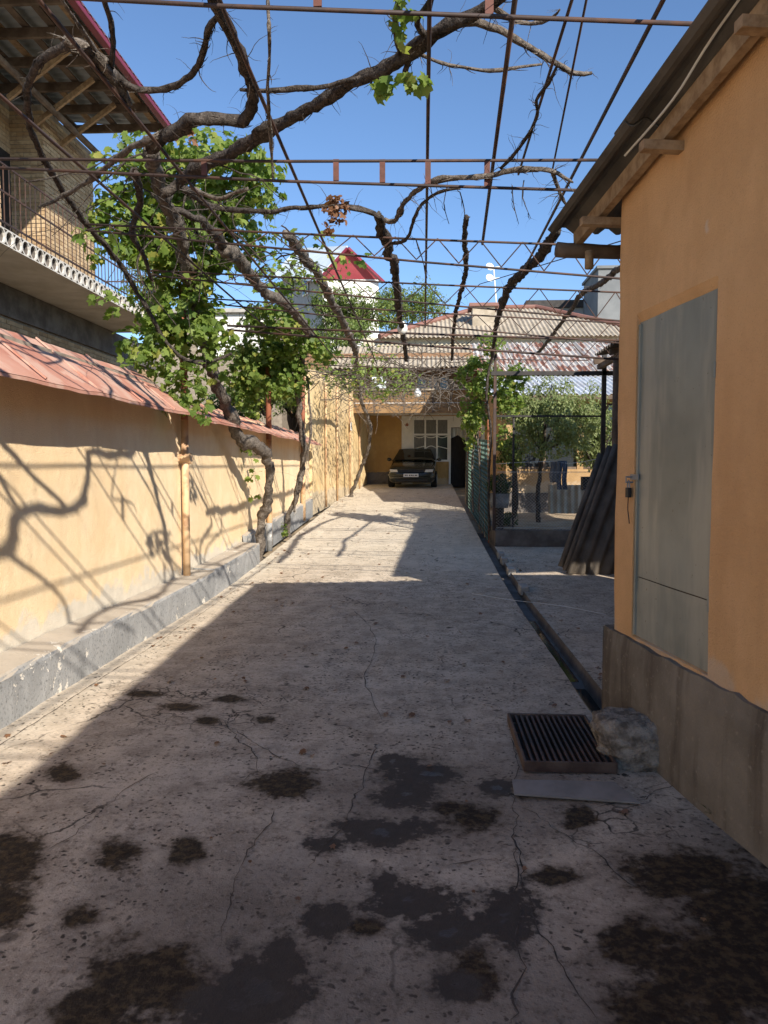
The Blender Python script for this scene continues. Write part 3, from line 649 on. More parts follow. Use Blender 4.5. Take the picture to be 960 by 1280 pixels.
for yy in (12.4,13.3,14.2): mb = MB(); mb.beam((-6.98,yy,7.75), (-5.8,yy-.25,8.36), .05, .09); mb.build('brace', WOOD, nh)
mb = MB(); mb.box(-5.215,-5.185,4,15.5,8.36,8.60); mb.build('fascia', CRIMSON, nh)
mb = MB(); mb.beam((-5.13,4,8.37), (-5.13,15.5,8.37), .11, .085); mb.build('gutter', CRIMSON, nh, bevel=.02)
mb = MB(); mb.tube([(-6.62,4,7.92),(-6.62,15.5,7.92)], .06, 8); mb.build('wall_plate', WOOD_D, nh)

# ================================================================== STORAGE BUILDING ON THE RIGHT
CN = Vector((1.13, 4.45, 0)); TH = math.atan2(.23, 1.57); U = Vector((-math.sin(TH), math.cos(TH), 0)); NV = Vector((-U.y, U.x, 0)); ZV = Vector((0,0,1))
def B(s, q, z): return CN + U*s + NV*q + ZV*z
TS = .117
def ztop(s): return 3.11 - TS*s
sb = thing('storage_building', CN, 'orange plastered storage building with concrete plinth and lean-to sheet roof', 'building')
DS0, DS1, DZ0, DZ1 = -.29, -1.10, .610, 2.395
svals = sorted(set([round(v, 4) for v in lines(0, DS0, 6)+lines(DS0, DS1, 10)+lines(DS1, -3, 18)+lines(-3, -9.01, 12)+[-9.0]]), reverse=True)
zl = [round(v, 4) for v in lines(.58, DZ0, 1)+lines(DZ0, DZ1, 16)+[DZ1]]; nz = len(zl); top_n = 8
mb = MB()
def wq(s, z): return .010*noise.noise(Vector((s*1.3, z*1.3, 2)))+.004*noise.noise(Vector((s*5, z*5, 6))) - (.03*max(0, 1+(s)/.03) if s > -.03 else 0)
for s_ in svals:
    for z in zl: mb.v.append(tuple(B(s_, wq(s_, z), z)))
    for k in range(1, top_n+1): z = DZ1+(ztop(s_)-DZ1)*k/top_n; mb.v.append(tuple(B(s_, wq(s_, z), z)))
nzz = nz+top_n
for i in range(len(svals)-1):
    sm = (svals[i]+svals[i+1])/2
    for k in range(nzz-1):
        if DS1 < sm < DS0 and k < nz-1 and zl[k] >= DZ0-.001: continue
        a = i*nzz+k; mb.f.append((a, a+nzz, a+nzz+1, a+1))
# end wall (far side) and reveals of the door opening
def endw(u, v): s_ = 0; z = .0+v*(ztop(0)); return B(.0, -u*5-.03, z)
mb.grid(endw, 10, 10, True)
rq = -.085
def rev(a, b): mb.add([B(a[0], wq(*a), a[1]), B(b[0], wq(*b), b[1]), B(b[0], rq, b[1]), B(a[0], rq, a[1])], [(0,1,2,3)])
mb.add([B(DS1,wq(DS1,DZ1),DZ1), B(DS0,wq(DS0,DZ1),DZ1), B(DS0,-.03,DZ1-.06), B(DS1,-.03,DZ1-.06)], [(0,1,2,3)]); rev((DS0,DZ1), (DS0,DZ0)); rev((DS0,DZ0), (DS1,DZ0)); rev((DS1,DZ0), (DS1,DZ1))
mb.build('wall', STUCCO_R, sb, True)
mb = MB()
def plf(u, v):
    s_ = .03-u*9; jag = .022*noise.noise(Vector((s_*4, 0, 3)))+.012*noise.noise(Vector((s_*13, 0, 3)))
    return B(s_, .035+.012*noise.noise(Vector((s_*3, v*2, 1)))-.01*(v > .99), -.05+v*(.645+jag))
mb.grid(plf, 130, 6, False); mb.grid(lambda u, v: tuple(Vector(plf(u, 1))-NV*.06*v), 130, 1); mb.grid(lambda u, v: B(.03, .035-u*4, -.05+v*.645), 6, 2, True)
o = mb.build('plinth', PLINTH, sb)
dr = MB(); dn = 10
def dface(z0, z1): return lambda u, v: B(DS0-.006+(DS1-DS0+.012)*u, -.014+.006*noise.noise(Vector((u*3, v*3+z0, 1))), z0+(z1-z0)*v)
dr.grid(dface(.95, DZ1-.05), 10, 14); door = dr.build('door', DOORM, sb, True)
mb = MB(); mb.grid(dface(DZ0+.006, .945), 10, 5); mb.build('lower_panel', DOORM, door, True)
mb = MB(); mb.obox(B(DS0-.004,-.06,.935), U*(DS1-DS0+.008), NV*.03, ZV*.02); mb.build('seam', STEEL, door)
mb = MB()
for sa in (DS0-.012, DS1+.0): mb.obox(B(sa,-.084,DZ0+.002), U*.012, NV*.060, ZV*(DZ1-DZ0-.06))
mb.build('frame_angle', STEEL, door)
mb = MB()
for sa in (DS0-.030, DS1+.006): mb.obox(B(sa,-.022,DZ0+.012), U*.022, NV*.018, ZV*(DZ1-DZ0-.075))
mb.build('edge_rim', DOORM, door)
for (sa, za) in ((DS1+.02,1.95),(DS1+.02,.9)): mb = MB(); mb.tube([B(sa-.015,.0,za),B(sa-.015,.0,za+.07)], .007, 8); mb.build('hinge', DOORM, door)
mb = MB(); mb.obox(B(DS0-.05,-.004,1.485), U*.10, NV*.006, ZV*.03); mb.tube([B(DS0+.03,-.01,1.50),B(DS0+.03,.035,1.50),B(DS0+.03,.035,1.47),B(DS0+.03,-.01,1.47)], .006, 6); mb.build('hasp', ZINC, door)
# roof: beam along the slope, lookouts, eave log, sheets
mb = MB(); mb.beam(B(.52,.06,ztop(.52)-.015), B(-9,.06,ztop(-9)-.015), .045, .09); mb.build('verge_beam', WOOD, sb)
for q in (-.28,-.75,-1.3,-1.9,-2.6): mb = MB(); mb.beam(B(.50,q,ztop(.5)-.03), B(-.4,q,ztop(-.4)-.03), .06, .10); mb.build('rafter', WOOD, sb)
for s_ in (.06,-.74,-1.55,-2.4): mb = MB(); mb.beam(B(s_,.20,ztop(s_)-.105), B(s_,-.05,ztop(s_)-.105), .055, .045); mb.build('lookout', WOOD, sb)
mb = MB(); p_, r_ = smooth_path([B(.50,.20,2.965), B(.505,-.2,2.96), B(.50,-.7,2.965), B(.50,-3,2.96)], .1, [.048,.045,.046,.05]); mb.tube(p_, r_, 9, .2); mb.build('eave_log', WOOD_D, sb, True)
mb = MB(); mb.tube([B(.40,.02,2.93),B(.40,.02,2.82)], .028, 8); mb.build('log_stub', WOOD, sb, True)
mb = MB(); p_, r_ = smooth_path([B(-.35,.115,ztop(-.35)+.06),B(-.9,.125,ztop(-.9)+.02),B(-1.4,.11,ztop(-1.4)+.10),B(-3,.11,ztop(-3)+.1)], .08, [.006]*4); mb.tube(p_, r_, 6); mb.build('cable', WHITEW, sb)
sl = Vector((0,0,0)) + (-U + ZV*TS).normalized(); i = 0
for q in (.23,-.855,-1.915,-2.975):
    s_ = .60; k = 0
    while s_ > -8:
        mb = MB(); mb.corr(B(s_,q,ztop(s_)+.085+.014*(k % 2)), -NV, sl, 1.10, 1.22, .022, .146, .008, 6, 1, 0, 0); mb.build('roof_sheet', ASB_U, sb); s_ -= 1.08; k += 1
# ================================================================== padlock
c = B(DS0+.03, .02, 1.44); pl = thing('padlock', c, 'small dark padlock hanging on the grey metal door', 'padlock')
mb = MB(); mb.beam(c+ZV*.0, c-ZV*.055, .04, .022, NV); mb.build('lock_body', BLACKP, pl, bevel=.004)
mb = MB(); mb.tube([c-U*.013, c-U*.013+ZV*.03, c+ZV*.04, c+U*.013+ZV*.03, c+U*.013], .004, 6); mb.build('shackle', ZINC, pl)
mb = MB(); p_, r_ = smooth_path([c-ZV*.05, c-ZV*.12+U*.004, c-ZV*.17-U*.012, c-ZV*.20-U*.02], .02, [.003]*4); mb.tube(p_, r_, 5); mb.build('wire_tail', STEEL, pl)


# ================================================================== DRAIN, ROCK, STONES
dg = thing('drain_grate', (.75,4.05,0), 'rusty iron drain grate of long bars set over the pit beside the rock', 'grate')
gx0, gx1, gy0, gy1 = .515, .985, 3.69, 4.43
mb = MB(); mb.box(gx0,gx1,gy0,gy0+.016,.008,.062); mb.box(gx0,gx1,gy1-.016,gy1,.008,.062); mb.box(gx0,gx0+.016,gy0+.016,gy1-.016,.008,.062); mb.box(gx1-.016,gx1,gy0+.016,gy1-.016,.008,.062); mb.build('frame', simple('brown_iron', (.075,.045,.033), (.13,.085,.062), 9, .7, .3), dg, bevel=.003)
for i in range(13):
    x = gx0+.016+(i+1)*(gx1-gx0-.032)/14; mb = MB(); mb.box(x-.006,x+.006,gy0+.016,gy1-.016,.026,.058); mb.build('bar', STEEL, dg)
mp = thing('metal_plate', (.76,3.58,0), 'flat grey metal plate lying tilted in front of the drain grate', 'plate'); mb = MB()
a = [PZ(640,978,.035), PZ(800,1002,.022), PZ(768,976,.05), PZ(640,968,.05)]; a = [PZ(643,992,.02), PZ(800,1003,.018), PZ(768,977,.045), PZ(640,974,.045)]
mb.add([tuple(p) for p in a]+[tuple(p-Vector((0,0,.008))) for p in a], [(0,1,2,3),(7,6,5,4),(0,4,5,1),(1,5,6,2),(2,6,7,3),(3,7,4,0)]); mb.build('plate_sheet', simple('dull_grey_sheet', (.20,.17,.145), (.28,.24,.21), 6, .6, .2, 60), mp)
mb = MB(); mb.add([tuple(p-Vector((0,0,.008))) for p in (a[0],a[1])]+[(a[1].x,a[1].y+.02,.0),(a[0].x,a[0].y+.02,.0)], [(0,1,2,3)]); mb.build('plate_edge', STEEL, mp)
slb = MB(); slb.box(.53,1.0,4.44,4.56,-.03,.022); o = slb.build('concrete_lip', CONC_D, None, bevel=.008); props(o, 'narrow concrete lip behind the drain grate', 'lip')
rk = MB(); cR = Vector((1.20, 3.92, .105)); nR, mR = 72, 48
for j in range(mR+1):
    th = math.pi*j/mR
    for i in range(nR):
        ph = 2*math.pi*i/nR; d = Vector((math.sin(th)*math.cos(ph), math.sin(th)*math.sin(ph), math.cos(th)))
        sup = (abs(d.x)**3.6 + abs(d.y)**3.6 + abs(d.z)**5.5)**(-1/5.5); p = d*sup
        p *= 1 + .12*noise.noise(d*1.6+Vector((3,1,0))) + .09*noise.noise(d*3.7) + .05*noise.noise(d*8) + .045*noise.noise(d*19)
        x = p.x*.285; yv = p.y*.20; z = p.z*.13*(1 - .15*p.x - .1*p.y); q = Vector((x*math.cos(-.12)-yv*math.sin(-.12), x*math.sin(-.12)+yv*math.cos(-.12), z)); rk.v.append(tuple(cR+q))
for j in range(mR):
    for i in range(nR): i2 = (i+1) % nR; rk.f.append((j*nR+i, (j+1)*nR+i, (j+1)*nR+i2, j*nR+i2))
props(rk.build('rock', ROCK, None, True), 'rough grey boulder block lying between drain grate and orange building', 'rock')
for i, (px, py, L, lab) in enumerate(((648,737,.34,'long pale stone edging nearest the bend of the gutter'),(636,716,.26,'stone edging piece second along the gutter'),(628,703,.22,'small stone edging piece midway along the gutter'),(622,694,.22,'farthest stone edging piece by the fence end of the gutter'))):
    p = PZ(px, py, gz(9+i)); Y = p.y; m_ = MB(); x0, x1 = 1.215, 1.315; h = .05
    def fs(u, v, x0=x0, x1=x1, Y=Y, L=L, h=h): return 0
    m_.box(x0, x1, Y-L/2, Y+L/2, gz(Y)-.06, gz(Y)+h); m_.v = [tuple(Vector(v)+Vector((.02*noise.noise(Vector(v)*7), .03*noise.noise(Vector(v)*6+Vector((4,0,0))), .015*noise.noise(Vector(v)*8)))) for v in m_.v]
    props(m_.build('edging_stone', CONC, None, bevel=.012), lab, 'stone', 'stones edging the gutter')
p_, r_ = smooth_path([PZ(590,742,.02), PZ(640,750,.02), PZ(700,757,.02), PZ(757,768,.02)], .05, [.0025]*4); mb = MB(); mb.tube(p_, r_, 5); props(mb.build('string', WHITEW), 'thin pale string stretched across the gutter to the orange building', 'string')
def weed(px, py, z, n, L, label, mat=LEAF, kind='blade'):
    p = PZ(px, py, z); w = thing('weed', p, label, 'weed'); mb = MB()
    for i in range(n):
        a = random.uniform(0, 6.28); sp = random.uniform(.25, .9); l = L*random.uniform(.5, 1); d = Vector((math.cos(a)*sp, math.sin(a)*sp, 1)).normalized(); pts = [p + d*l*k/5 - Vector((0,0,.5*l*(k/5)**2*sp)) for k in range(6)]; r_ = Vector((-math.sin(a), math.cos(a), 0))
        for k in range(5):
            w0, w1 = .006*(1-k/5.2), .006*(1-(k+1)/5.2); b = len(mb.v); mb.v += [tuple(pts[k]-r_*w0), tuple(pts[k]+r_*w0), tuple(pts[k+1]+r_*w1), tuple(pts[k+1]-r_*w1)]; mb.f.append((b,b+1,b+2,b+3))
    o = mb.build('blades', mat, w); o['kind'] = 'stuff'
weed(892,1022,.0,34,.11,'small green grass tuft at the foot of the dark concrete plinth', LEAF_DK)
weed(868,995,.0,14,.07,'tiny grass sprig in the crack near the rock', LEAF_DK)

n = 420; fp = np.stack([rng.uniform(-2.45,1.0,n), rng.uniform(2.2,24,n), np.zeros(n)], 1); fp[:90,0] = -2.45+np.abs(rng.normal(size=90))*.12; fp[90:120,0] = 1.28+np.abs(rng.normal(size=30))*.1; fp[90:120,1] = rng.uniform(5,12,30)
fp[:,2] = [gsurf(x, y)+.012 for x, y in fp[:,:2]]; a_ = rng.uniform(0,6.28,n); fm = np.zeros((n,3,3)); sz = rng.uniform(.016,.062,n)
fm[:,0,0] = np.cos(a_)*sz; fm[:,1,0] = np.sin(a_)*sz; fm[:,0,1] = -np.sin(a_)*sz; fm[:,1,1] = np.cos(a_)*sz; fm[:,2,2] = sz; fm[:,2,0] = rng.uniform(-.3,.3,n)*sz; fm[:,2,1] = rng.uniform(-.3,.3,n)*sz
o = link_mesh('fallen_leaves', leaf_mesh('fallen_leaves', fp, fm), LEAF_DRY); props(o, 'dry brown fallen leaf scraps scattered over the driveway concrete', 'leaves', kind='stuff')
# ================================================================== PERGOLA
pg = thing('pergola', (0, 9, 0), 'rusty steel pergola of lattice trusses and long rods spanning the driveway', 'pergola')
def chord(pa, pb, Y, X0=None, X1=None):
    a, b = PY(*pa, Y), PY(*pb, Y); d = b-a
    if X0 is not None: a2 = a + d*((X0-a.x)/d.x)
    else: a2 = a
    if X1 is not None: b2 = a + d*((X1-a.x)/d.x)
    else: b2 = b
    return a2, b2
def truss(Y, up, lo, X0, X1, half=.17, r=.0095, plates=None, web=.0052):
    a, b = chord(*up, Y, X0, X1); c, d = chord(*lo, Y, X0, X1)
    if c.z > a.z-.05: c.z = a.z-.05
    top = MB(); top.tube([a, a.lerp(b,.5)-Vector((0,0,.012)), b], r, 7); t = top.build('truss_chord', STEEL, pg, True)
    bot = MB(); bot.tube([c, c.lerp(d,.5)-Vector((0,0,.015)), d], r, 7); bot.build('truss_chord', STEEL, pg, True)
    if plates is not None:
        for px in plates:
            u = (PY(px, 200, Y).x-a.x)/(b.x-a.x); p, q = a.lerp(b,u), c.lerp(d,u); mb = MB(); mb.beam(p, q, .035, .012, (0,1,0)); mb.build('tie_plate', TIE, pg)
        return
    n = int((X1-X0)/half); mb = MB()
    for i in range(n):
        u, v = i/n, (i+1)/n; p = a.lerp(b,u) if i % 2 else c.lerp(d,u); q = c.lerp(d,v) if i % 2 else a.lerp(b,v); mb.tube([p, q], web, 5)
    mb.build('lattice_web', STEEL, t)
truss(3.2, ((300,-62),(800,-45)), ((300,4),(800,27)), -2.85, 1.12, plates=(398,610))
for y_ in (1.7, .2, -1.3):
    for z_ in (3.44, 3.57): mb = MB(); mb.tube([(-2.85,y_,z_),(1.45,y_,z_+.02)], .0095, 7); mb.build('truss_chord', STEEL, pg, True)
truss(4.7, ((225,199),(750,200)), ((225,207),(725,237)), -2.85, 1.12, plates=(255,420,478,535,609))
truss(6.2, ((347,290),(690,304)), ((347,300),(774,344)), -2.85, 2.9)
truss(7.7, ((405,348),(774,365)), ((397,354),(774,398)), -2.85, 2.9, .19)
truss(9.2, ((426,383),(560,391)), ((353,388),(560,408)), -2.85, 2.9, .2)
truss(10.7, ((388,411),(731,424)), ((388,420),(731,446)), -2.85, 2.9, .21, .016)
# truss(12.3, ((388,430),(700,436)), ((388,441),(700,455)), -2.85, 3.1, .22)
truss(14.2, ((400,446),(700,450)), ((400,456),(700,466)), -2.85, 3.1, .24)
# truss(16.3, ((410,456),(640,460)), ((410,466),(640,474)), -2.8, 1.4, .26)
# truss(18.6, ((420,462),(600,466)), ((420,472),(600,480)), -2.7, 1.4, .28)
for i, (x, ya, yb, z, dx) in enumerate(((-1.66,-1.6,14.2,3.56,.02),(-.86,-1.6,14.2,3.55,-.02),(.02,-1.6,10.7,3.56,0),(1.0,-1.6,7.7,3.53,0),(-2.3,-1.6,10.7,3.57,.02))):
    mb = MB(); mb.tube([(x,ya,z),(x+dx,(ya+yb)/2,z-.02),(x+dx*2,yb,z)], .011, 7); mb.build('long_rod', STEEL, pg, True)
for pa, pb, za, zb, r in (((645,-10),(603,305),3.50,3.47,.012),((718,-10),(648,218),3.56,3.52,.008),((735,-10),(690,215),3.62,3.5,.006)):
    mb = MB(); mb.tube([PZ(*pa,za), PZ(*pb,zb)], r, 6); mb.build('long_rod', STEEL, pg, True)
mb = MB(); mb.tube([PZ(783,398,3.4)*0 + PY(780,300,6.2), PY(600,355,9.2), PY(580,372,10.7)], .005, 5); mb.build('wire', STEEL, pg)
# posts along the left wall, fence posts on the right
def post(px, Y, X, ztop_, r, mats, foot):
    z0 = foot; zs = [z0] + [m_[0] for m_ in mats[:-1]] + [ztop_]
    main = None
    for (za, zb, m_) in zip(zs[:-1], zs[1:], [m_[1] for m_ in mats]):
        mb = MB(); mb.tube([(X,Y,za),(X,Y,zb)], r, 14); o = mb.build('post', m_, pg, True)
post(225, 8.35, -2.735, 3.62, .042, ((2.10,ORANGEPIPE),(9,RUSTPIPE)), .30)
post(337, 12.95, -2.73, 3.60, .05, ((2.05,ORANGEPIPE),(9,RUSTPIPE)), gz(13))
post(381, 16.6, -2.72, 3.60, .05, ((2.1,ORANGEPIPE),(9,RUSTPIPE)), gz(16.6))
post(323, 12.3, -2.60, .62, .05, ((9,CURB),), gz(12.3))
mb = MB(); mb.tube([(-2.8,8.35,1.66),(-2.66,8.35,1.66)], .062, 12); mb.build('pipe_clamp', ORANGEPIPE, pg)
def dpost(X, Y, z0, z1, w, mat): mb = MB(); mb.beam((X,Y,z0),(X,Y,z1), w, w, (0,1,0)); mb.build('post', mat, pg)
dpost(1.25, 13.08, .45, 3.75, .05, STEEL); dpost(3.13, 13.08, .45, 3.6, .07, STEEL_B); dpost(1.62, 13.4, .45, 2.5, .035, STEEL_B)
for z in (3.20,): mb = MB(); mb.beam((1.18,13.08,z),(3.6,13.08,z-.01), .07, .07); mb.build('frame_beam', STEEL_B, pg)
mb = MB(); mb.beam((1.28,13.08,2.46),(3.13,13.08,2.45), .03, .03); mb.build('frame_rail', STEEL_B, pg)

# lamps on the pergola
def lamp(c, label):
    l = thing('pendant_lamp', c, label, 'lamp', 'white lamps under the pergola'); mb = MB(); mb.ball(c, .075, .075, .08, 16, 10); mb.build('globe', PORC, l, True)
    mb = MB(); mb.tube([c+ZV*.06, c+ZV*.10], [.045,.03], 12); mb.build('cap', WHITE, l, True); return l
c = PY(503,411,10.65); lamp(c, 'white round lamp hung on the truss near the pergola middle')
c = PY(522,492,15.0); l = lamp(c, 'white round lamp hanging on a cord before the end house'); mb = MB(); mb.tube([c+ZV*.1, (c.x, 14.9, 3.5), (c.x+.05, 14.2, 3.62)], .004, 5); mb.build('cord', BLACKP, l)

# ================================================================== GRAPEVINES
def ZP(pts, z=3.6): return [PZ(p[0], p[1], z + (p[2] if len(p) > 2 else 0)) for p in pts]
def YP(pts): return [PY(*p) for p in pts]
v1 = thing('grapevine', (-2.6, 11.3, gz(11)), 'thick old grapevine rising from the kerb end, leafy mass over the wall and pole', 'vine')
limb(v1, [(-2.56,11.35,.08)] + YP([(325,656,11.3),(334,627,11.2),(337,597,11.0),(336,573,10.8),(325,560,10.5),(302,548,10.1),(290,525,9.7),(276,492,9.2),(264,462,8.8),(250,420,8.5),(240,370,8.2),(228,310,7.6),(212,262,6.8),(196,222,6.0),(187,190,5.2)]),
     [.085,.075,.072,.07,.085,.10,.10,.09,.085,.08,.075,.07,.07,.065,.065,.06], 'trunk', BARK_L, 16, .3, 12)
limb(v1, ZP([(187,185),(210,169),(240,150),(270,150),(300,154),(313,139),(315,112),(307,86),(296,56),(281,28),(268,0),(262,-20)]), [.05,.058,.06,.055,.05,.048,.045,.042,.04,.04,.036,.034], 'limb', BARK, 40, .16)
limb(v1, ZP([(205,240,-.1),(225,225),(262,202),(300,184),(330,165),(360,150),(388,135),(435,109),(477,88),(508,68),(534,47),(571,27),(612,6),(645,-12)]), [.05,.056,.058,.06,.06,.055,.05,.05,.052,.055,.05,.045,.04,.035], 'limb', BARK, 60, .14)
limb(v1, ZP([(571,27),(595,28),(633,42),(664,60),(696,81),(718,93),(740,92)]), [.03,.026,.024,.023,.022,.02,.012], 'limb', BARK_L, 24, .1)
limb(v1, ZP([(522,66),(545,76),(571,83),(612,88),(650,84),(678,80)]), [.016,.014,.013,.012,.011,.008], 'limb', BARK_L, 10, .08)
limb(v1, ZP([(300,112),(330,113),(352,112),(404,109),(430,102),(455,96)]), [.014,.016,.017,.018,.018,.016], 'limb', BARK, 10, .1)
limb(v1, ZP([(505,70),(497,50),(494,31),(497,5),(500,-15)]), [.028,.026,.022,.022,.02], 'limb', BARK, 10, .12)
limb(v1, ZP([(516,60),(512,75),(508,92)]), [.024,.022,.02], 'limb', BARK, 3, .08)
limb(v1, ZP([(536,48),(520,30),(530,10),(545,-10)]), [.02,.018,.016,.014], 'limb', BARK, 8, .1)
limb(v1, ZP([(612,6),(640,25),(664,30),(690,22),(700,12)]), [.02,.016,.014,.012,.006], 'limb', BARK_L, 10, .1)
limb(v1, ZP([(273,18),(259,37),(255,64),(244,86),(221,105),(199,112),(176,112),(155,104),(142,95)]), [.018,.02,.022,.024,.026,.027,.028,.034,.04], 'limb', BARK, 14, .12)
limb(v1, ZP([(160,130,-.03),(146,101),(135,84),(124,71),(105,56),(88,52),(79,49)]), [.036,.045,.05,.05,.04,.034,.03], 'limb', BARK_L, 30, .1)
limb(v1, ZP([(139,88),(140,65),(140,37),(131,0),(126,-20)]), [.022,.02,.018,.018,.017], 'limb', BARK, 5, .1)
limb(v1, ZP([(124,71),(112,52),(98,30),(80,5),(70,-15)]), [.02,.016,.014,.012,.012], 'limb', BARK_L, 6, .1)
limb(v1, [PZ(92,54,3.6)] + YP([(56,72,3.75),(37,101,4.0),(34,135,4.4),(41,169,4.8),(56,202,5.2),(75,232,5.6),(104,276,6.2),(134,310,6.7),(156,339,7.1),(187,392,7.5),(203,420,7.7),(225,445,7.8),(256,453,7.9),(290,442,8.0)]), [.034,.032,.03,.03,.03,.03,.032,.034,.036,.036,.034,.03,.028,.026,.022], 'limb', BARK, 24, .14)
limb(v1, [PZ(200,168,3.62)] + ZP([(187,173),(161,187),(142,202),(112,225),(75,247),(49,259)]), [.036,.032,.03,.028,.025,.022,.016], 'limb', BARK_L, 10, .14)
limb(v1, [PZ(334,-10,3.75)] + YP([(336,30,3.3),(337,52,3.35),(335,112,3.6),(337,150,3.8),(339,190,4.0),(341,224,4.1)]), [.011,.012,.012,.013,.013,.012,.005], 'limb', BARK_L, 10, .06)
limb(v1, YP([(168,215,5.6),(175,250,6.2),(165,290,6.6),(180,320,6.9),(190,350,7.2)]), [.05,.045,.036,.03,.022], 'limb', BARK, 20, .2)
limb(v1, YP([(230,235,5.6),(262,258,6.0),(300,262,5.9),(340,265,5.75)]), [.04,.034,.03,.028], 'limb', BARK, 24, .2)
limb(v1, YP([(340,265,5.75),(370,260,5.7),(404,258,5.7),(446,260,5.75),(470,268,5.8)]), [.026,.026,.026,.03,.034], 'limb', BARK, 24, .16)
limb(v1, YP([(240,235,5.5),(270,248,5.3),(295,240,5.2),(310,236,5.1)]), [.022,.02,.018,.016], 'limb', BARK_L, 12, .2)
mb = MB()                                                     # thin canes tangled over the near trusses
for i in range(46):
    p = Vector((random.uniform(-2.7,-1.1), random.uniform(4.8,8.2), random.uniform(3.38,3.75))); d = Vector((random.uniform(-1,1), random.uniform(-1,1), random.uniform(-.3,.25))).normalized(); ps = [p]; L = random.uniform(.3,1.3)
    for k in range(9): d = (d + Vector((random.uniform(-.45,.45), random.uniform(-.45,.45), random.uniform(-.35,.28)))).normalized(); p = p + d*L/9; ps.append(p)
    r0 = random.uniform(.003,.0075); mb.tube(ps, [r0*(1-k*.075) for k in range(10)], 5, .3)
o = mb.build('cane_tangle', BARK, v1, True); o['kind'] = 'stuff'
for i in range(7):                                            # loose shoots in the leafy mass
    x, y = random.uniform(170,310), random.uniform(200,300); limb(v1, YP([(x,y,7.6),(x+random.uniform(-40,40),y+40,7.5),(x+random.uniform(-50,50),y+110,7.6)]), [.012,.010,.006], 'shoot', BARK, 6, .15, 6)
for pts_, rs_ in (([PZ(262,-20,3.6),(-.52,2.55,3.68),(-.35,2.0,3.72),(-.45,1.45,3.66),(-.15,.8,3.7),(-.3,.1,3.65)], [.036,.04,.045,.05,.055,.06]),
                 ([PZ(645,-12,3.6),(.62,2.6,3.72),(.7,2.0,3.68),(.55,1.3,3.72),(.7,.4,3.68)], [.035,.038,.04,.04,.04]),
                 ([(-.45,1.45,3.66),(-1.0,1.6,3.7),(-1.35,1.35,3.74),(-1.5,1.7,3.66),(-2.1,1.9,3.7)], [.03,.028,.026,.022,.014]),
                 ([PZ(131,-10,3.6),(-1.55,2.55,3.66),(-1.2,2.1,3.7),(-.9,1.9,3.68),(-.4,2.0,3.72)], [.017,.02,.024,.028,.03]),
                 ([(-.15,.8,3.7),(.2,1.0,3.64),(.5,.8,3.6),(.9,1.1,3.62)], [.03,.026,.02,.012])): limb(v1, pts_, rs_, 'limb', BARK, 26, .3)
Zf = lambda px, py, Y, rx, ry, rz, w=1: (PY(px, py, Y), rx, rz, ry, w)
z1 = [Zf(195,255,7.9,.60,.55,.6), Zf(265,240,8.0,.62,.50,.6), Zf(240,300,8.2,.55,.5,.5), Zf(165,285,7.8,.42,.42,.4), Zf(225,380,8.1,.46,.55,.32), Zf(252,420,8.1,.34,.5,.3), Zf(200,430,7.9,.26,.40,.25), Zf(225,490,7.8,.34,.30,.22), Zf(245,518,7.7,.16,.10,.12,.7),
      Zf(140,378,7.6,.26,.14,.14,.8), Zf(265,190,7.4,.55,.18,.35,.9), Zf(320,230,7.8,.34,.34,.34,.6), Zf(180,195,7.4,.34,.2,.3,.7), Zf(300,300,8.6,.4,.3,.4,.5), Zf(120,300,7.6,.22,.25,.2,.5), Zf(172,430,7.7,.20,.34,.2,.8)]
foliage(v1, z1, 12500, .115, LEAF, singles=290)
foliage(v1, [Zf(498,108,3.72,.10,.035,.08), Zf(522,104,3.70,.07,.035,.06), Zf(478,112,3.74,.05,.05,.05), Zf(497,40,3.4,.05,.12,.05,.5), Zf(508,10,3.3,.06,.08,.05,.5)], 120, .085, LEAF, part='leaf_clump')
foliage(v1, [Zf(362,250,5.6,.05,.09,.05), Zf(420,262,5.6,.10,.12,.08), Zf(412,285,5.6,.05,.06,.05), Zf(240,172,5.2,.05,.04,.05)], 95, .07, LEAF_DRY, part='dry_leaves')
v2 = thing('grapevine', (-2.62, 14.2, gz(14)), 'slender grapevine beside the second rusty pole, leaves above the red capping', 'vine')
limb(v2, [(-2.62,14.3,.18)] + YP([(359,647,14.2),(366,632,14.1),(375,603,14),(379,571,13.9),(381,557,13.8),(376,536,13.7),(372,498,13.5),(374,469,13.4),(384,430,13.0),(388,418,12.6),(365,388,10.8),(330,362,9.4),(303,330,8.2),(281,309,7.3)]), [.07,.06,.06,.058,.056,.06,.06,.062,.06,.06,.065,.07,.075,.08,.075], 'trunk', BARK_L, 24, .25, 10)
limb(v2, YP([(368,640,14.05),(372,600,13.9),(386,560,13.6),(388,520,13.4),(384,470,13.3)]), [.03,.03,.032,.03,.03], 'limb', BARK_L, 8, .2)
limb(v2, YP([(281,309,7.3),(262,285,6.9),(240,270,6.6),(215,262,6.4)]), [.07,.06,.05,.04], 'limb', BARK, 16, .2)
foliage(v2, [Zf(322,465,12.9,.5,.5,.4), Zf(365,475,13.2,.35,.45,.4,.8), Zf(345,400,12.2,.55,.35,.5), Zf(330,450,12.8,.55,.55,.5), Zf(375,430,12.8,.40,.40,.4), Zf(310,490,13.0,.3,.5,.35,.7), Zf(350,350,11.5,.5,.25,.4,.5), Zf(400,440,13,.35,.25,.4,.6)], 7800, .11, LEAF)
foliage(v2, [Zf(318,600,11.4,.10,.40,.05,.3), Zf(312,565,11.2,.10,.12,.06,.5)], 40, .11, LEAF, part='side_shoot')
foliage(v2, [Zf(353,663,14.0,.12,.14,.10)], 70, .09, LEAF, part='base_shoot')
v3 = thing('grapevine', (-2.2, 22, gz(22)), 'old grapevine climbing the straw yellow wall with bare twigs over the far pergola', 'vine')
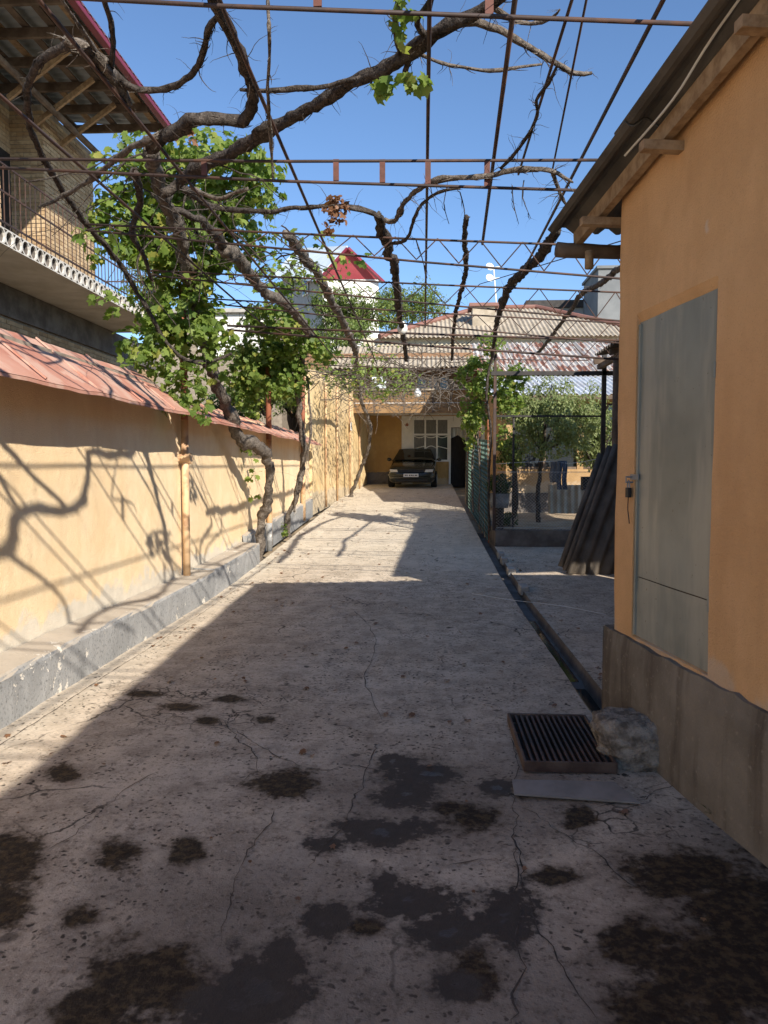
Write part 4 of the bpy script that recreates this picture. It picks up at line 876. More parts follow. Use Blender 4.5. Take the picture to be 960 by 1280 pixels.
limb(v3, [(-2.28,22.6,gz(22.6)-.05)] + YP([(451,586,22),(461,557,21.5),(461,525,21),(452,504,20.5),(448,484,19.5),(445,445,16),(442,432,14.2),(426,397,11.2),(411,370,9.7),(397,341,8.3),(379,321,7.4),(359,293,6.5)]), [.07,.066,.064,.062,.06,.06,.06,.06,.058,.056,.054,.05,.045], 'trunk', BARK_L, 24, .25, 10)
limb(v3, YP([(508,450,14.5),(505,425,11.8),(500,397,10),(497,367,8.6),(493,332,7.3),(484,309,6.6),(478,282,6.0),(472,268,5.7)]), [.05,.052,.054,.056,.06,.062,.06,.04], 'limb', BARK, 20, .2)
limb(v3, YP([(480,275,5.8),(493,276,5.75),(508,250,5.2),(529,234,4.9),(560,224,4.7),(612,221,4.68),(644,213,4.6),(685,213,4.55),(705,222,4.55),(716,228,4.5)]), [.03,.026,.024,.024,.024,.024,.024,.022,.018,.01], 'limb', BARK_L, 36, .16)
limb(v3, YP([(490,305,6.3),(508,297,6.0),(524,260,5.3),(550,240,4.9),(575,236,4.8)]), [.022,.02,.018,.016,.01], 'limb', BARK, 14, .2)
limb(v3, YP([(626,210,4.6),(640,196,4.5),(654,177,4.35),(672,146,4.1),(670,125,3.95),(685,104,3.8),(697,82,3.65)]), [.014,.014,.014,.014,.013,.012,.01], 'limb', BARK, 26, .13)
limb(v3, YP([(690,216,4.55),(697,234,4.7),(703,250,4.8),(712,262,4.85)]), [.018,.016,.014,.01], 'limb', BARK_L, 14, .12)
for a in ((560,232),(575,240),(640,232),(520,300),(655,225)): limb(v3, YP([(a[0],a[1],4.8),(a[0]+random.uniform(-6,10),a[1]+22,4.85),(a[0]+random.uniform(-4,18),a[1]+48,4.9)]), [.006,.005,.003], 'shoot', BARK, 4, .05, 5)
limb(v3, YP([(584,270,5.9),(580,300,6.5),(582,340,7.8),(570,390,10),(566,425,12),(565,450,14)]), [.03,.032,.036,.036,.036,.036], 'limb', BARK, 12, .2)
mb = MB()                                                     # tangle of bare canes over the far trusses
for i in range(420):
    p = Vector((random.uniform(-2.6,.9), random.uniform(14,23.5), random.uniform(3.3,3.95))); d = Vector((random.uniform(-1,1), random.uniform(-1,1), random.uniform(-.35,.3))).normalized(); ps = [p]; L = random.uniform(.4,1.4)
    for k in range(6): d = (d + Vector((random.uniform(-.4,.4), random.uniform(-.4,.4), random.uniform(-.35,.25)))).normalized(); p = p + d*L/6; ps.append(p)
    r0 = random.uniform(.006,.013); mb.tube(ps, [r0*(1-k*.1) for k in range(7)], 4, cap=False)
o = mb.build('cane_tangle', BARK_L, v3); o['kind'] = 'stuff'
foliage(v3, [((-1.2,19,3.7),1.2,3.5,.22,.5), Zf(470,445,15,.5,.2,.6,.4)], 1500, .10, LEAF)
foliage(v3, [Zf(400,335,8.2,.5,.12,.5), Zf(450,325,8.0,.3,.06,.3,.5), Zf(390,300,7.6,.35,.08,.3)], 130, .10, LEAF, part='roof_leaves')
v4 = thing('grapevine', (1.2, 13.3, .45), 'leafy grapevine wrapped round the rusty corner post of the garden fence', 'vine')
limb(v4, [(1.20,13.3,.42)] + YP([(611,600,13.2),(614,540,13.1),(608,490,13),(616,440,12.8),(621,404,11.2),(631,373,9.6),(641,353,8.6),(672,322,7.2),(686,303,6.6),(697,290,6.2)]), [.022,.022,.022,.024,.03,.042,.05,.055,.055,.05,.04], 'trunk', BARK, 16, .2)
limb(v4, YP([(672,442,13.5),(689,421,11.4),(714,387,9.4),(728,367,8.6),(753,353,7.9),(772,337,7.3),(790,322,6.9)]), [.035,.036,.038,.042,.045,.045,.04], 'limb', BARK_L, 10, .2)
limb(v4, YP([(592,640,14.5),(590,580,14.3),(595,540,14.2),(600,500,14)]), [.03,.026,.024,.02], 'limb', BARK_L, 6, .2)
limb(v4, YP([(598,640,14),(600,590,13.9),(597,540,13.8),(603,490,13.6)]), [.022,.02,.02,.018], 'limb', BARK_L, 6, .2)
foliage(v4, [Zf(598,470,13.6,.36,.40,.4), Zf(592,520,13.8,.26,.42,.3), Zf(635,490,13.4,.32,.40,.35,.9), Zf(612,430,13,.25,.2,.3,.5), Zf(650,470,13.4,.25,.25,.3,.6), Zf(586,550,14.2,.14,.25,.2,.6), Zf(630,545,13.6,.2,.25,.2,.5)], 6500, .078, LEAF)

# ================================================================== GARDEN: FENCES, POT, TREE, WASHING
cf = thing('chain_link_fence', (1.28,13.06,.46), 'grey chain link fence on the retaining kerb in front of the garden', 'fence'); mb = MB(); p = .058; X0, X1, z0, z1_ = 1.29, 3.10, .47, 1.50
nx = int((X1-X0)/p); nzc = int((z1_-z0)/(p*.5))
for i in range(nx):
    pts = [(X0+(i+(k % 2))*p, 13.06+(.002 if k % 2 else -.002), z0+k*p*.5) for k in range(nzc+1)]; mb.tube(pts, .0036, 3, cap=False)
o = mb.build('wire_mesh', GREYWIRE, cf); o['kind'] = 'stuff'
for z in (.5, 1.48): m_ = MB(); m_.tube([(X0,13.06,z),(X1,13.06,z)], .005, 5); m_.build('tension_wire', GREYWIRE, cf)
gf = thing('green_mesh_fence', (1.2,17,gz(17)), 'green wire mesh fence with upright sticks along the garden side of the driveway', 'fence'); mb = MB(); Y0, Y1 = 13.3, 20.4; n = int((Y1-Y0)/.075)
for i in range(n):
    y = Y0+i*.075; zb = gz(y)+.05; mb.tube([(1.17+(k % 2)*.004, y+(k % 2)*.075, zb+k*.045) for k in range(41)], .0042, 3, cap=False)
o = mb.build('wire_mesh', GREENWIRE, gf); o['kind'] = 'stuff'
for i in range(24):
    y = Y0+.15+i*.30+random.uniform(-.08,.08); zb = gz(y); m_ = MB(); m_.tube([(1.19+random.uniform(-.02,.02),y,zb),(1.19+random.uniform(-.03,.03),y+random.uniform(-.08,.08),zb+random.uniform(1.6,2.3))], random.uniform(.009,.02), 6); m_.build('stake', STICK if i % 3 else RUSTPIPE, gf)
for z in (.35,1.1,1.85): m_ = MB(); m_.tube([(1.17,Y0,z+gz(Y0)),(1.17,Y1,z+gz(Y1))], .006, 5); m_.build('tension_wire', GREENWIRE, gf)
st = MB(); c = PY(624,650,13.3); ps, rr = smooth_path([(c.x,c.y,.45),(c.x+.005,c.y,.6),(c.x,c.y,.835)], .05, [.085,.075,.08]); st.tube(ps, rr, 14, .15); props(st.build('tree_stump', BARK, None, True), 'short dark stump carrying the grey bucket behind the mesh', 'stump')
pt = thing('potted_plant', (c.x,c.y,.835), 'bushy green plant in a grey zinc bucket on the stump', 'potted plant')
mb = MB(); prof = [(0,.838),(.155,.838),(.175,.95),(.185,1.08),(.192,1.085),(.192,1.095),(.180,1.095),(.178,1.06),(0,1.06)]; N_ = 24
for (r_, z) in prof:
    for k in range(N_): mb.v.append((c.x+r_*math.cos(6.2832*k/N_), c.y+r_*math.sin(6.2832*k/N_), z))
for i in range(len(prof)-1):
    for k in range(N_): k2 = (k+1) % N_; mb.f.append((i*N_+k, i*N_+k2, (i+1)*N_+k2, (i+1)*N_+k))
mb.build('bucket', ZINC, pt, True); mb = MB()
for i in range(26):
    a = random.uniform(0,6.28); d = Vector((math.cos(a)*.4, math.sin(a)*.4, 1)).normalized(); q = Vector((c.x,c.y,1.05)); mb.tube([q+d*.01, q+d*random.uniform(.2,.34)], [.004,.002], 4)
mb.build('stems', BARK, pt); foliage(pt, [((c.x,c.y,1.25),.21,.21,.22)], 2600, .055, LEAF_DK, (SV, SF))
sh = thing('shrub', PY(637,650,13.8), 'low round dark green shrub on the soil behind the stump', 'shrub'); cc = PY(637,648,13.8); mb = MB()
for i in range(12): a = random.uniform(0,6.28); mb.tube([(cc.x,cc.y,.44),(cc.x+.12*math.cos(a),cc.y+.12*math.sin(a),.62)], [.006,.003], 4)
mb.build('stems', BARK, sh); foliage(sh, [((cc.x,cc.y,.58),.17,.17,.14)], 1500, .055, LEAF_DK, (SV, SF))
ft = thing('fruit_tree', (2.38,15,.46), 'small fruit tree with pale olive leaves behind the chain link fence', 'tree'); b0 = PY(674,655,15)
limb(ft, [(b0.x,15,.44)] + YP([(673,620,15),(675,590,15),(678,560,15),(682,530,15)]), [.055,.05,.048,.045,.035], 'trunk', BARK, 6, .2)
for a in ((650,520,14.8),(705,500,15.2),(725,520,15),(665,490,15.3),(690,480,14.8),(735,535,15.2)): limb(ft, [PY(677,565,15), PY((677+a[0])/2,(560+a[1])/2+4,(15+a[2])/2), PY(*a)], [.03,.022,.01], 'limb', BARK, 10, .3)
foliage(ft, [Zf(690,522,15,.85,.58,.8), Zf(652,520,14.8,.45,.48,.5), Zf(722,532,15.1,.55,.48,.5), Zf(690,562,14.7,.62,.20,.45,.8), Zf(744,508,15.3,.3,.5,.45,.7), Zf(690,485,15,.45,.30,.4,.6), Zf(650,560,14.6,.3,.2,.3,.6)], 19000, .074, LEAF_OLIVE, (SV, SF), part='crown')
cl = MB(); ps, rr = smooth_path([(1.30,13.9,1.62), PY(650,578,13.9), PY(690,577,13.9), PY(715,579,13.9), (3.4,13.9,1.75)], .1, [.004]*5); cl.tube(ps, rr, 5); props(cl.build('clothes_line', WHITEW), 'sagging clothes line strung across the garden behind the fence', 'clothes line')
def cloth(px0, px1, py0, py1, Y, mat, name, label, split=False):
    m_ = MB(); a, b = PY(px0, py0, Y), PY(px1, py1, Y)
    legs = ((0,.47),(.53,1)) if split else ((0,1),)
    def pt_(u, v, dy): return (a.x+(b.x-a.x)*u*(1+.05*v)+.01*math.sin(v*7), Y+dy+.025*math.sin(u*15+v*2)*(.4+v)+.01*noise.noise(Vector((u*4,v*4,1))), a.z+(b.z-a.z)*v)
    for (u0, u1) in legs:
        for dy in (-.014, .014): m_.grid(lambda u, v: pt_(u0+(u1-u0)*u, .22+.78*v if split else v, dy), 10, 14, dy < 0)
    if split:
        for dy in (-.014,.014): m_.grid(lambda u, v: pt_(u, .22*v, dy), 14, 4, dy < 0)
    o = m_.build(name, mat, None, True); props(o, label, 'laundry', 'washing on the line'); return o
cloth(688,699,577,603,13.88,GREYCLOTH,'hanging_cloth','grey cloth hanging on the clothes line left of the jeans'); cloth(697,708,576,612,13.92,JEANS,'hanging_jeans','blue jeans hanging on the clothes line by the fruit tree', True)
mb = MB(); a = PY(686,606,15.6); b_ = PY(733,642,15.6); mb.corr((a.x,15.6,b_.z), (1,0,0), (0,.12,1), b_.x-a.x, a.z-b_.z, .022, .146, .007, 6); props(mb.build('corrugated_panel', ASB), 'pale corrugated panel standing upright on the soil behind the jeans', 'panel')
mb = MB(); c = PY(735,605,14.2); mb.box(c.x-.12,c.x+.12,14.1,14.3,c.z-.12,c.z+.14); mb.tube([(c.x,14.2,.45),(c.x,14.2,c.z-.1)], .02, 6); props(mb.build('meter_box', BLACKP, None, bevel=.01), 'small black box on a stake beside the leaning sheets', 'box')
# leaning sheets by the building corner
for i, (bx, by, L, lab) in enumerate(((2.00,10.35,2.0,'dark corrugated sheet leaning outermost in the stack by the orange building'),(1.97,10.46,1.95,'dark corrugated sheet leaning second, just behind the outermost one'),(1.93,10.6,1.8,'dark corrugated sheet leaning farthest back against the shed'))):
    o0 = Vector((bx, by, gz(by)+.02+.03*i)); ld = Vector((.36,.20+.02*i,.91)).normalized(); wd = Vector((1,.10,0)); wd = (wd - ld*wd.dot(ld)).normalized(); mb = MB()
    mb.corr(o0, wd, ld, 1.12, L, .028, .17, .008, 8, 3, .02); props(mb.build('leaning_sheet', ASB_D, None, True), lab, 'roof sheet', 'sheets leaning by the shed')
# shed roof behind the building
sr = thing('open_shed', (4,9,gz(9)), 'open shed with low dark corrugated roof behind the orange building', 'shed'); 
for i, ya in enumerate(np.arange(5.15, 12.0, 1.07)):
    for j, xa in enumerate((2.88, 4.52)): mb = MB(); mb.corr((xa,ya+1.12,3.44+j*.22+.01*(i % 2)), (0,-1,0), (1,0,.13), 1.12, 1.75, .025, .146, .008, 6); mb.build('roof_sheet', ASB_D, sr)
for y in (5.9,7.9,9.9,11.9,12.95): mb = MB(); mb.beam((2.92,y,3.37),(6,y,3.76), .06, .09); mb.build('rafter', WOOD_D, sr)
for x, z in ((3.05,3.30),(4.7,3.50)): mb = MB(); mb.beam((x,5.6,z),(x,13.1,z), .08, .08); mb.build('purlin', WOOD_D, sr)
for x, y in ((3.05,6.2),(3.05,9.3),(3.05,11.95),(5.6,6.2),(5.6,11.9)): mb = MB(); mb.tube([(x,y,gz(y)-.02),(x,y,3.3 if x < 4 else 3.62)], .05, 9, .1); mb.build('post', WOOD_D, sr, True)
mb = MB(); mb.beam((2.80,11.13,1.72),(5.65,11.13,1.72), .06, .08); mb.build('side_rail', WOOD_D, sr)
for x in (3.05,4.4): mb = MB(); mb.tube([(x,11.2,gz(11.2)-.02),(x,11.2,1.76)], .04, 9, .1); mb.build('rail_post', WOOD_D, sr, True)
mb = MB(); mb.box(5.65,5.8,5.6,12.1,-.1,3.6); mb.box(3.0,5.65,5.30,5.42,-.1,3.42); mb.build('back_wall', STUCCO_A, sr)

# ================================================================== CAR
car = thing('parked_car', (-.42,25.8,gz(26)), 'dark green sedan parked nose out under the end house overhang', 'car'); CZ = gz(26)+.0
CR = Matrix.Rotation(R(-3), 4, 'Z')
def cl_(x, y, z): p = CR @ Vector((x, y, z)); return (p.x-.42, p.y+25.8, p.z+CZ+ (y*.02))
def cbuild(mb, name, mat, parent=car, smooth=False, bevel=0): mb.v = [cl_(*v) for v in mb.v]; return mb.build(name, mat, parent, smooth, bevel)
stn = [(0,.60,.30,.50),(.05,.73,.22,.60),(.16,.80,.19,.69),(.5,.83,.18,.79),(1.0,.84,.18,.875),(1.35,.845,.18,.94),(2.2,.85,.18,.97),(3.3,.85,.18,.99),(3.8,.84,.2,.99),(4.2,.80,.24,.95),(4.3,.70,.32,.80)]
mb = MB()
for (y, w, zb, zt) in stn:
    prof = [(0,zb),(w*.86,zb),(w*.97,zb+.07),(w,zb+(zt-zb)*.45),(w*.985,zb+(zt-zb)*.75),(w*.93,zt-.03),(w*.82,zt),(w*.4,zt+.022),(0,zt+.028)]
    ring = prof + [(-x, z) for x, z in prof[-2:0:-1]]
    mb.v += [(x, y, z) for x, z in ring]
nr = 16
for i in range(len(stn)-1):
    for k in range(nr): k2 = (k+1) % nr; mb.f.append((i*nr+k, i*nr+k2, (i+1)*nr+k2, (i+1)*nr+k))
mb.f.append(tuple(range(nr))[::-1]); mb.f.append(tuple((len(stn)-1)*nr+k for k in range(nr))); body = cbuild(mb, 'body', CARPAINT, smooth=True)
mb = MB(); cab = [(1.28,.77,.93),(2.02,.585,1.37),(2.3,.575,1.405),(2.9,.575,1.40),(3.1,.58,1.37),(3.75,.74,.97)]
for (y, w, z) in cab: mb.v += [(-w,y,z),(-w*.6,y,z+.02),(0,y,z+.028),(w*.6,y,z+.02),(w,y,z)]
for i in range(5):
    for k in range(4): mb.f.append((i*5+k, i*5+k+1, (i+1)*5+k+1, (i+1)*5+k))
b = len(mb.v); mb.v += [(-.80,1.28,.92),(-.80,3.75,.95),(.80,1.28,.92),(.80,3.75,.95)]
mb.f += [(b,0,5,10,15,20,25,b+1)[::-1], (b+2,4,9,14,19,24,29,b+3)]; cbuild(mb, 'cabin', CARPAINT, smooth=False)
CG = m_glass('car_glass', (.02,.025,.025), .05)
mb = MB(); mb.add([(-.70,1.31,.968),(-.42,1.30,.982),(0,1.295,.99),(.42,1.30,.982),(.70,1.31,.968),(.555,1.97,1.362),(.33,1.965,1.378),(0,1.96,1.384),(-.33,1.965,1.378),(-.555,1.97,1.362)], [(0,1,8,9),(1,2,7,8),(2,3,6,7),(3,4,5,6)]); mb.v = [(x, y-.012, z+.010) for x, y, z in mb.v]; cbuild(mb, 'windshield', CG)
for s_ in (-1,1):
    for (ya, yb, yc_, yd) in ((1.62,2.42,2.42,2.08),(2.50,3.35,3.0,2.50)):
        q = [(s_*.765,ya,.99),(s_*.765,yb,.99),(s_*.592,yc_,1.355),(s_*.592,yd,1.355)]; mb = MB(); mb.add([(x+s_*.012, y, z) for x, y, z in q], [(0,1,2,3) if s_ > 0 else (3,2,1,0)]); cbuild(mb, 'side_window', CG)
    mb = MB(); mb.add([(s_*.47,-.006,.57),(s_*.74,.055,.57),(s_*.775,.12,.665),(s_*.50,.045,.655),(s_*.47,.03,.57),(s_*.74,.09,.57),(s_*.77,.15,.665),(s_*.50,.08,.66)], [(0,1,2,3),(7,6,5,4),(0,4,5,1),(1,5,6,2),(2,6,7,3),(3,7,4,0)] if s_ > 0 else [(3,2,1,0),(4,5,6,7),(1,5,4,0),(2,6,5,1),(3,7,6,2),(0,4,7,3)]); mb.v = [(x, y-.02, z-.0) for x, y, z in mb.v]; cbuild(mb, 'headlight', LENS, bevel=.008)
    mb = MB(); mb.ball((s_*.93,1.55,1.0), .09, .06, .065, 10, 8); mb.beam((s_*.80,1.56,.97),(s_*.88,1.55,.98), .03, .03); cbuild(mb, 'mirror', CARPAINT, smooth=True)
    for y in (.78, 3.35):
        mb = MB(); mb.tube([(s_*.66,y,.30),(s_*.685,y,.30),(s_*.85,y,.30),(s_*.872,y,.30)], [.26,.295,.295,.26], 22); w = cbuild(mb, 'tyre', RUBBER, smooth=False); mb = MB(); mb.tube([(s_*.86,y,.30),(s_*.879,y,.30)], [.19,.17], 18); cbuild(mb, 'rim', RIM, w)
mb = MB(); mb.add([(-.44,-.004,.56),(.44,-.004,.56),(.47,.036,.655),(-.47,.036,.655)], [(0,1,2,3)]); mb.v = [(x, y-.028, z) for x, y, z in mb.v]; cbuild(mb, 'grille', BLACKP)
mb = MB(); ps, rr = smooth_path([(-.80,.22,.46),(-.70,.05,.46),(-.35,-.035,.46),(0,-.05,.46),(.35,-.035,.46),(.70,.05,.46),(.80,.22,.46)], .08, [.055]*7); mb.tube(ps, rr, 8); cbuild(mb, 'bumper', CARPAINT, smooth=True)
mb = MB(); mb.box(-.26,.26,-.125,-.112,.405,.515); pt2 = cbuild(mb, 'number_plate', WHITE)
for i, x in enumerate((-.20,-.14,-.05,.01,.07,.15,.20)): mb = MB(); mb.box(x-.018,x+.018,-.128,-.126,.435,.485); cbuild(mb, 'plate_mark', BLACKP, pt2)
mb = MB(); mb.box(-.55,.55,-.03,.03,.25,.33); cbuild(mb, 'lower_intake', BLACKP)

# ================================================================== END HOUSE
eh = thing('end_house', (0,28,gz(28)), 'ochre house at the end of the driveway with overhanging upper floor and corrugated roof', 'house'); G = gz(28)
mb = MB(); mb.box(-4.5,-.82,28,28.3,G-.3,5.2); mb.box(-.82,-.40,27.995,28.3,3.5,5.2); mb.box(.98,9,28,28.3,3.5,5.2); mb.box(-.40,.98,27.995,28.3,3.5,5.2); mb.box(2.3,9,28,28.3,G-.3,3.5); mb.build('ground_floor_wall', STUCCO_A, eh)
mb = MB(); mb.box(-.82,-.40,27.96,28.28,G-.2,3.5); mb.box(.96,1.0,27.96,28.28,G-.2,3.5); mb.box(1.68,2.3,27.96,28.28,G-.2,3.5); mb.box(1.0,1.68,27.96,28.28,3.08,3.5); mb.box(-.40,.96,27.96,28.28,3.42,3.5); mb.build('white_wall', WHITEW, eh)
mb = MB(); mb.box(-.40,.96,27.97,28.28,G-.2,1.80); mb.build('sill_wall', STUCCO_A, eh)
wd_ = MB(); wx0, wx1, wz0, wz1 = -.42, .975, 1.79, 3.43
wd_.box(wx0,wx1,27.93,27.99,wz0,wz0+.07); wd_.box(wx0,wx1,27.93,27.99,wz1-.07,wz1); wd_.box(wx0,wx0+.07,27.93,27.99,wz0+.07,wz1-.07); wd_.box(wx1-.07,wx1,27.93,27.99,wz0+.07,wz1-.07)
win = wd_.build('window', WHITE, eh)
colx = (wx0+.07, wx0+.49, wx0+.93, wx1-.07); zrow = (wz0+.07, wz0+1.02, wz1-.07)
for x in colx[1:3]: mb = MB(); mb.box(x-.03,x+.03,27.935,27.985,wz0+.07,wz1-.07); mb.build('mullion', WHITE, win)
mb = MB(); mb.box(wx0+.07,wx1-.07,27.932,27.988,zrow[1]-.035,zrow[1]+.035); mb.build('transom', WHITE, win)
for i in range(3):
    for j in range(2):
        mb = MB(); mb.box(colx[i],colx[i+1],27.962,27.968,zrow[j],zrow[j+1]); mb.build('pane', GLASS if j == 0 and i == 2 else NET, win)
    mb = MB(); cx_ = [colx[i]+(colx[i+1]-colx[i])*k/8 for k in range(9)]; sgn = (1,0,-1)[i]
    mb.tube([(x, 27.955, zrow[0]+.42+(.10*math.sin((k/8)*math.pi) if sgn == 0 else sgn*.10*(k/8-.5)+.05)) for k, x in enumerate(cx_)], .016, 5); mb.build('curved_bar', WHITE, win)
    mb = MB(); mb.tube([(x, 27.955, zrow[1]-.06-(.06*math.sin((k/8)*math.pi))) for k, x in enumerate(cx_)], .016, 5); mb.build('curved_bar', WHITE, win)
mb = MB(); mb.box(-1,2.4,29.4,29.5,G-.2,3.6); mb.box(-1,-.9,28.3,29.4,G-.2,3.6); mb.box(2.3,2.4,28.3,29.4,G-.2,3.6); mb.build('room_wall', WOOD_D, eh)
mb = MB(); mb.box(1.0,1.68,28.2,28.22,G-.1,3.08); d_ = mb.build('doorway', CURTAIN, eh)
mb = MB()
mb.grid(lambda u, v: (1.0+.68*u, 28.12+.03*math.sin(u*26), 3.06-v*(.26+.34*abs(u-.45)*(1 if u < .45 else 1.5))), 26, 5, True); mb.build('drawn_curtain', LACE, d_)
for x in (.985,1.665): mb = MB(); mb.box(x,x+.05,27.93,27.99,G,3.08); mb.build('door_frame', WHITE, d_)
mb = MB(); mb.grid(lambda u, v: (-2.3+1.46*u, 27.93+.03*noise.noise(Vector((u*9, v*5, 0))), G-.05+v*(.5+.06*noise.noise(Vector((u*8, 0, 1))))), 20, 5); mb.grid(lambda u, v: (-2.3+1.46*u, 27.93+.07*v, G+.42+.06*noise.noise(Vector((u*8, 0, 1)))), 20, 1); mb.build('dark_plinth', CONC_D, eh)
mb = MB(); mb.tube([(-.62,27.96,3.18),(-.62,27.93,3.18)], .06, 12); mb.build('wall_fitting', RUSTPIPE, eh)
FY = 24.6
def fz(py): return PY(520, py, FY).z
xl, xr = PY(457,500,FY).x, 2.6
mb = MB(); mb.box(xl-2.5,9,FY+.02,28,fz(510),fz(510)+.18); mb.build('floor_deck', WHITEW, eh)
mb = MB(); mb.box(xl-2.5,xr,FY,FY+.14,fz(516),fz(504)); mb.build('front_beam', STUCCO_P_SHADE, eh)
pz0, pz1 = fz(503), fz(488); n = 6
for i in range(n):
    a = xl-.6+(xr-xl+.6)*i/n; b_ = xl-.6+(xr-xl+.6)*(i+1)/n-.02; mb = MB(); mb.box(a,b_,FY+.03,FY+.10,pz0,pz1); mb.build('parapet_panel', STUCCO_P_SHADE, eh)
mb = MB(); mb.box(xl-2.5,xr,FY-.06,FY+.16,pz1,pz1+.05); mb.build('parapet_ledge', ASB, eh)
mb = MB(); mb.box(xl-2.5,9,FY+.9,FY+1.05,pz1-.5,fz(455)+.5); mb.build('upper_wall', simple('brown_boards', (.20,.115,.065), (.29,.17,.10), 5, .9, .3, stretch=(6,6,.5)), eh)
for (xa, xb) in ((521,533),(535,548),(550,562)):
    a, b_ = PY(xa,480,FY).x, PY(xb,480,FY).x; mb = MB(); mb.box(a,b_,FY+.84,FY+.90,pz1-.1,fz(468)); w = mb.build('upper_window', WHITE, eh); mb = MB(); mb.box(a+.04,b_-.04,FY+.83,FY+.838,pz1-.05,fz(469.5)); mb.build('pane', GLASS, w)
mb = MB(); a, b_ = PY(465,480,FY).x, PY(483,480,FY).x; mb.box(a,b_,FY-.03,FY-.01,fz(485),fz(471)); mb.build('pale_sheet', SILVERROOF, eh)
for px in (468,505,541): x = PY(px,500,FY).x; mb = MB(); mb.box(x-.03,x+.03,FY-.015,FY+.02,fz(516),fz(461)); mb.build('front_post', WOOD_D, eh)
# lower skirt roof and hip roof, sheet by sheet
ze = fz(461)
for i in range(15):
    x = xl-1.2+i*1.06; m = TILERUST if x > 2 else ASB; mb = MB(); mb.corr((x+1.1,FY-.35,ze+.01*(i % 2)), (-1,0,0), (0,1,.42), 1.10, 2.9, .028, .15, .008, 6); mb.build('skirt_roof_sheet', m, eh)
mb = MB(); mb.box(-2.2,8.6,27.2,27.3,PY(600,431,27.2).z,PY(600,421,27.2).z); mb.build('fascia', simple('cream_fascia', (.55,.47,.33), (.64,.56,.42), 3, .8, .1), eh)
rx0, rx1, ry0, ry1 = -1.6, 8.4, 26.9, 35; rz = PY(600,421,26.9).z; peak = PY(600,386,31).z; ra, rb = 2.3, 4.6
def hip(xa, xb, i):
    """one strip of the front slope, cut along the hips"""
    m_ = MB(); n = 8*max(1, round((xb-xa)/1.1)); 
    rows = 8
    def depth(x): return min(1.0, max(0.02, (x-rx0)/(ra-rx0) if x < ra else ((rx1-x)/(rx1-rb) if x > rb else 1.0)))
    m_.grid(lambda u, v: ((lambda x: (x, ry0+(31-ry0)*v*depth(x), rz+(peak-rz)*v*depth(x)+.028*math.sin(2*math.pi*x/.165)))(xa+(xb-xa)*u)), 42, 2); return m_
x = rx0; i = 0
while x < rx1-.05: hip(x, min(x+1.12, rx1), i).build('roof_sheet', ASB, eh); x += 1.12; i += 1
mb = MB(); mb.add([(rx0,ry0,rz),(ra,31,peak),(rb,31,peak),(rx1,ry0,rz),(rx0,ry1,rz),(rx1,ry1,rz)], [(0,4,1),(5,3,2),(4,5,2,1)]); mb.build('rear_roof', ASB, eh)
RC = m_rustsheet('rust_red_ridge', (.19,.085,.065), (.25,.125,.10), (.2,.12,.09), .4)
for p, q in (((rx0,ry0,rz+.05),(ra,31,peak+.05)),((ra,31,peak+.05),(rb,31,peak+.05)),((rb,31,peak+.05),(rx1,ry0,rz+.05))): mb = MB(); mb.tube([p, q], .10, 8); mb.build('ridge_cap', RC, eh)
c0 = PY(603,415,29); mb = MB(); mb.box(c0.x-.42,c0.x+.42,28.4,29.4,c0.z-.5,c0.z+.85); ch = mb.build('chimney', ASB, eh); mb = MB(); mb.box(c0.x-.55,c0.x+.55,28.3,29.5,c0.z+.85,c0.z+.97); mb.build('chimney_cap', RC, ch)
an = thing('antenna', PY(620,405,31), 'thin white antenna mast with two small dishes on the corrugated roof', 'antenna'); a = PY(617,335,31); b_ = PY(622,400,31); mb = MB(); mb.tube([b_, a], .03, 6); mb.build('mast', WHITE, an)
for k in (0, .45): mb = MB(); c = a - ZV*k; mb.tube([c+Vector((-.18,-.1,0)), c+Vector((-.16,-.16,.02))], [.04,.17], 12); mb.tube([c+Vector((-.25,0,0)), c+Vector((.25,0,0.05))], .02, 5); mb.build('dish', WHITE, an)

# ================================================================== SIDE HOUSE (behind the garden)
shs = thing('side_house', (5,20,.46), 'low orange house behind the fruit tree with pale zinc roof', 'house')
mb = MB(); mb.box(2.0,9,18,18.2,.95,1.52); mb.box(2.0,2.15,18,18.2,1.52,3.40); mb.box(3.7,3.85,18,18.2,1.52,3.40); mb.box(4.95,9,18,18.2,1.52,3.40); mb.box(2.15,3.7,18,18.2,3.1,3.40); mb.box(3.85,4.95,18,18.2,3.1,3.40); mb.box(2.0,2.2,18.2,19.8,.3,3.40); mb.box(2.0,2.2,19.8,23.4,.3,4.0); mb.build('wall', STUCCO_B_SHADE, shs)
mb = MB(); mb.box(1.96,9,17.95,18.25,.3,.95); mb.build('plinth', CONC_D, shs)
for a, b_ in ((2.15,3.7),(3.85,4.95)): mb = MB(); mb.box(a,b_,18.1,18.13,1.52,3.1); w = mb.build('window', GLASS, shs); mb = MB(); mb.box(a,b_,18.02,18.08,1.52,1.58); mb.box((a+b_)/2-.03,(a+b_)/2+.03,18.02,18.08,1.58,3.1); mb.build('window_frame', WOOD_D, w)
e0 = PY(700,493,17.2); 
for i in range(7):
    x = 1.45+i*1.05; mb = MB(); mb.corr((x+1.1,17.2,e0.z+.01*(i % 2)), (-1,0,0), (0,1,.27), 1.10, 2.9, .022, .13, .006, 6); mb.build('roof_sheet', BLUEZINC, shs)
for i in range(7):
    x = 1.45+i*1.05; mb = MB(); mb.corr((x+1.1,19.9,e0.z+.86+.01*(i % 2)), (-1,0,0), (0,1,.38), 1.10, 3.8, .025, .146, .006, 6); mb.build('upper_roof_sheet', TILERUST, shs)
mb = MB(); mb.beam((1.9,17.25,e0.z-.06),(9,17.25,e0.z-.06), .06, .1); mb.build('eave_beam', WOOD_D, shs)

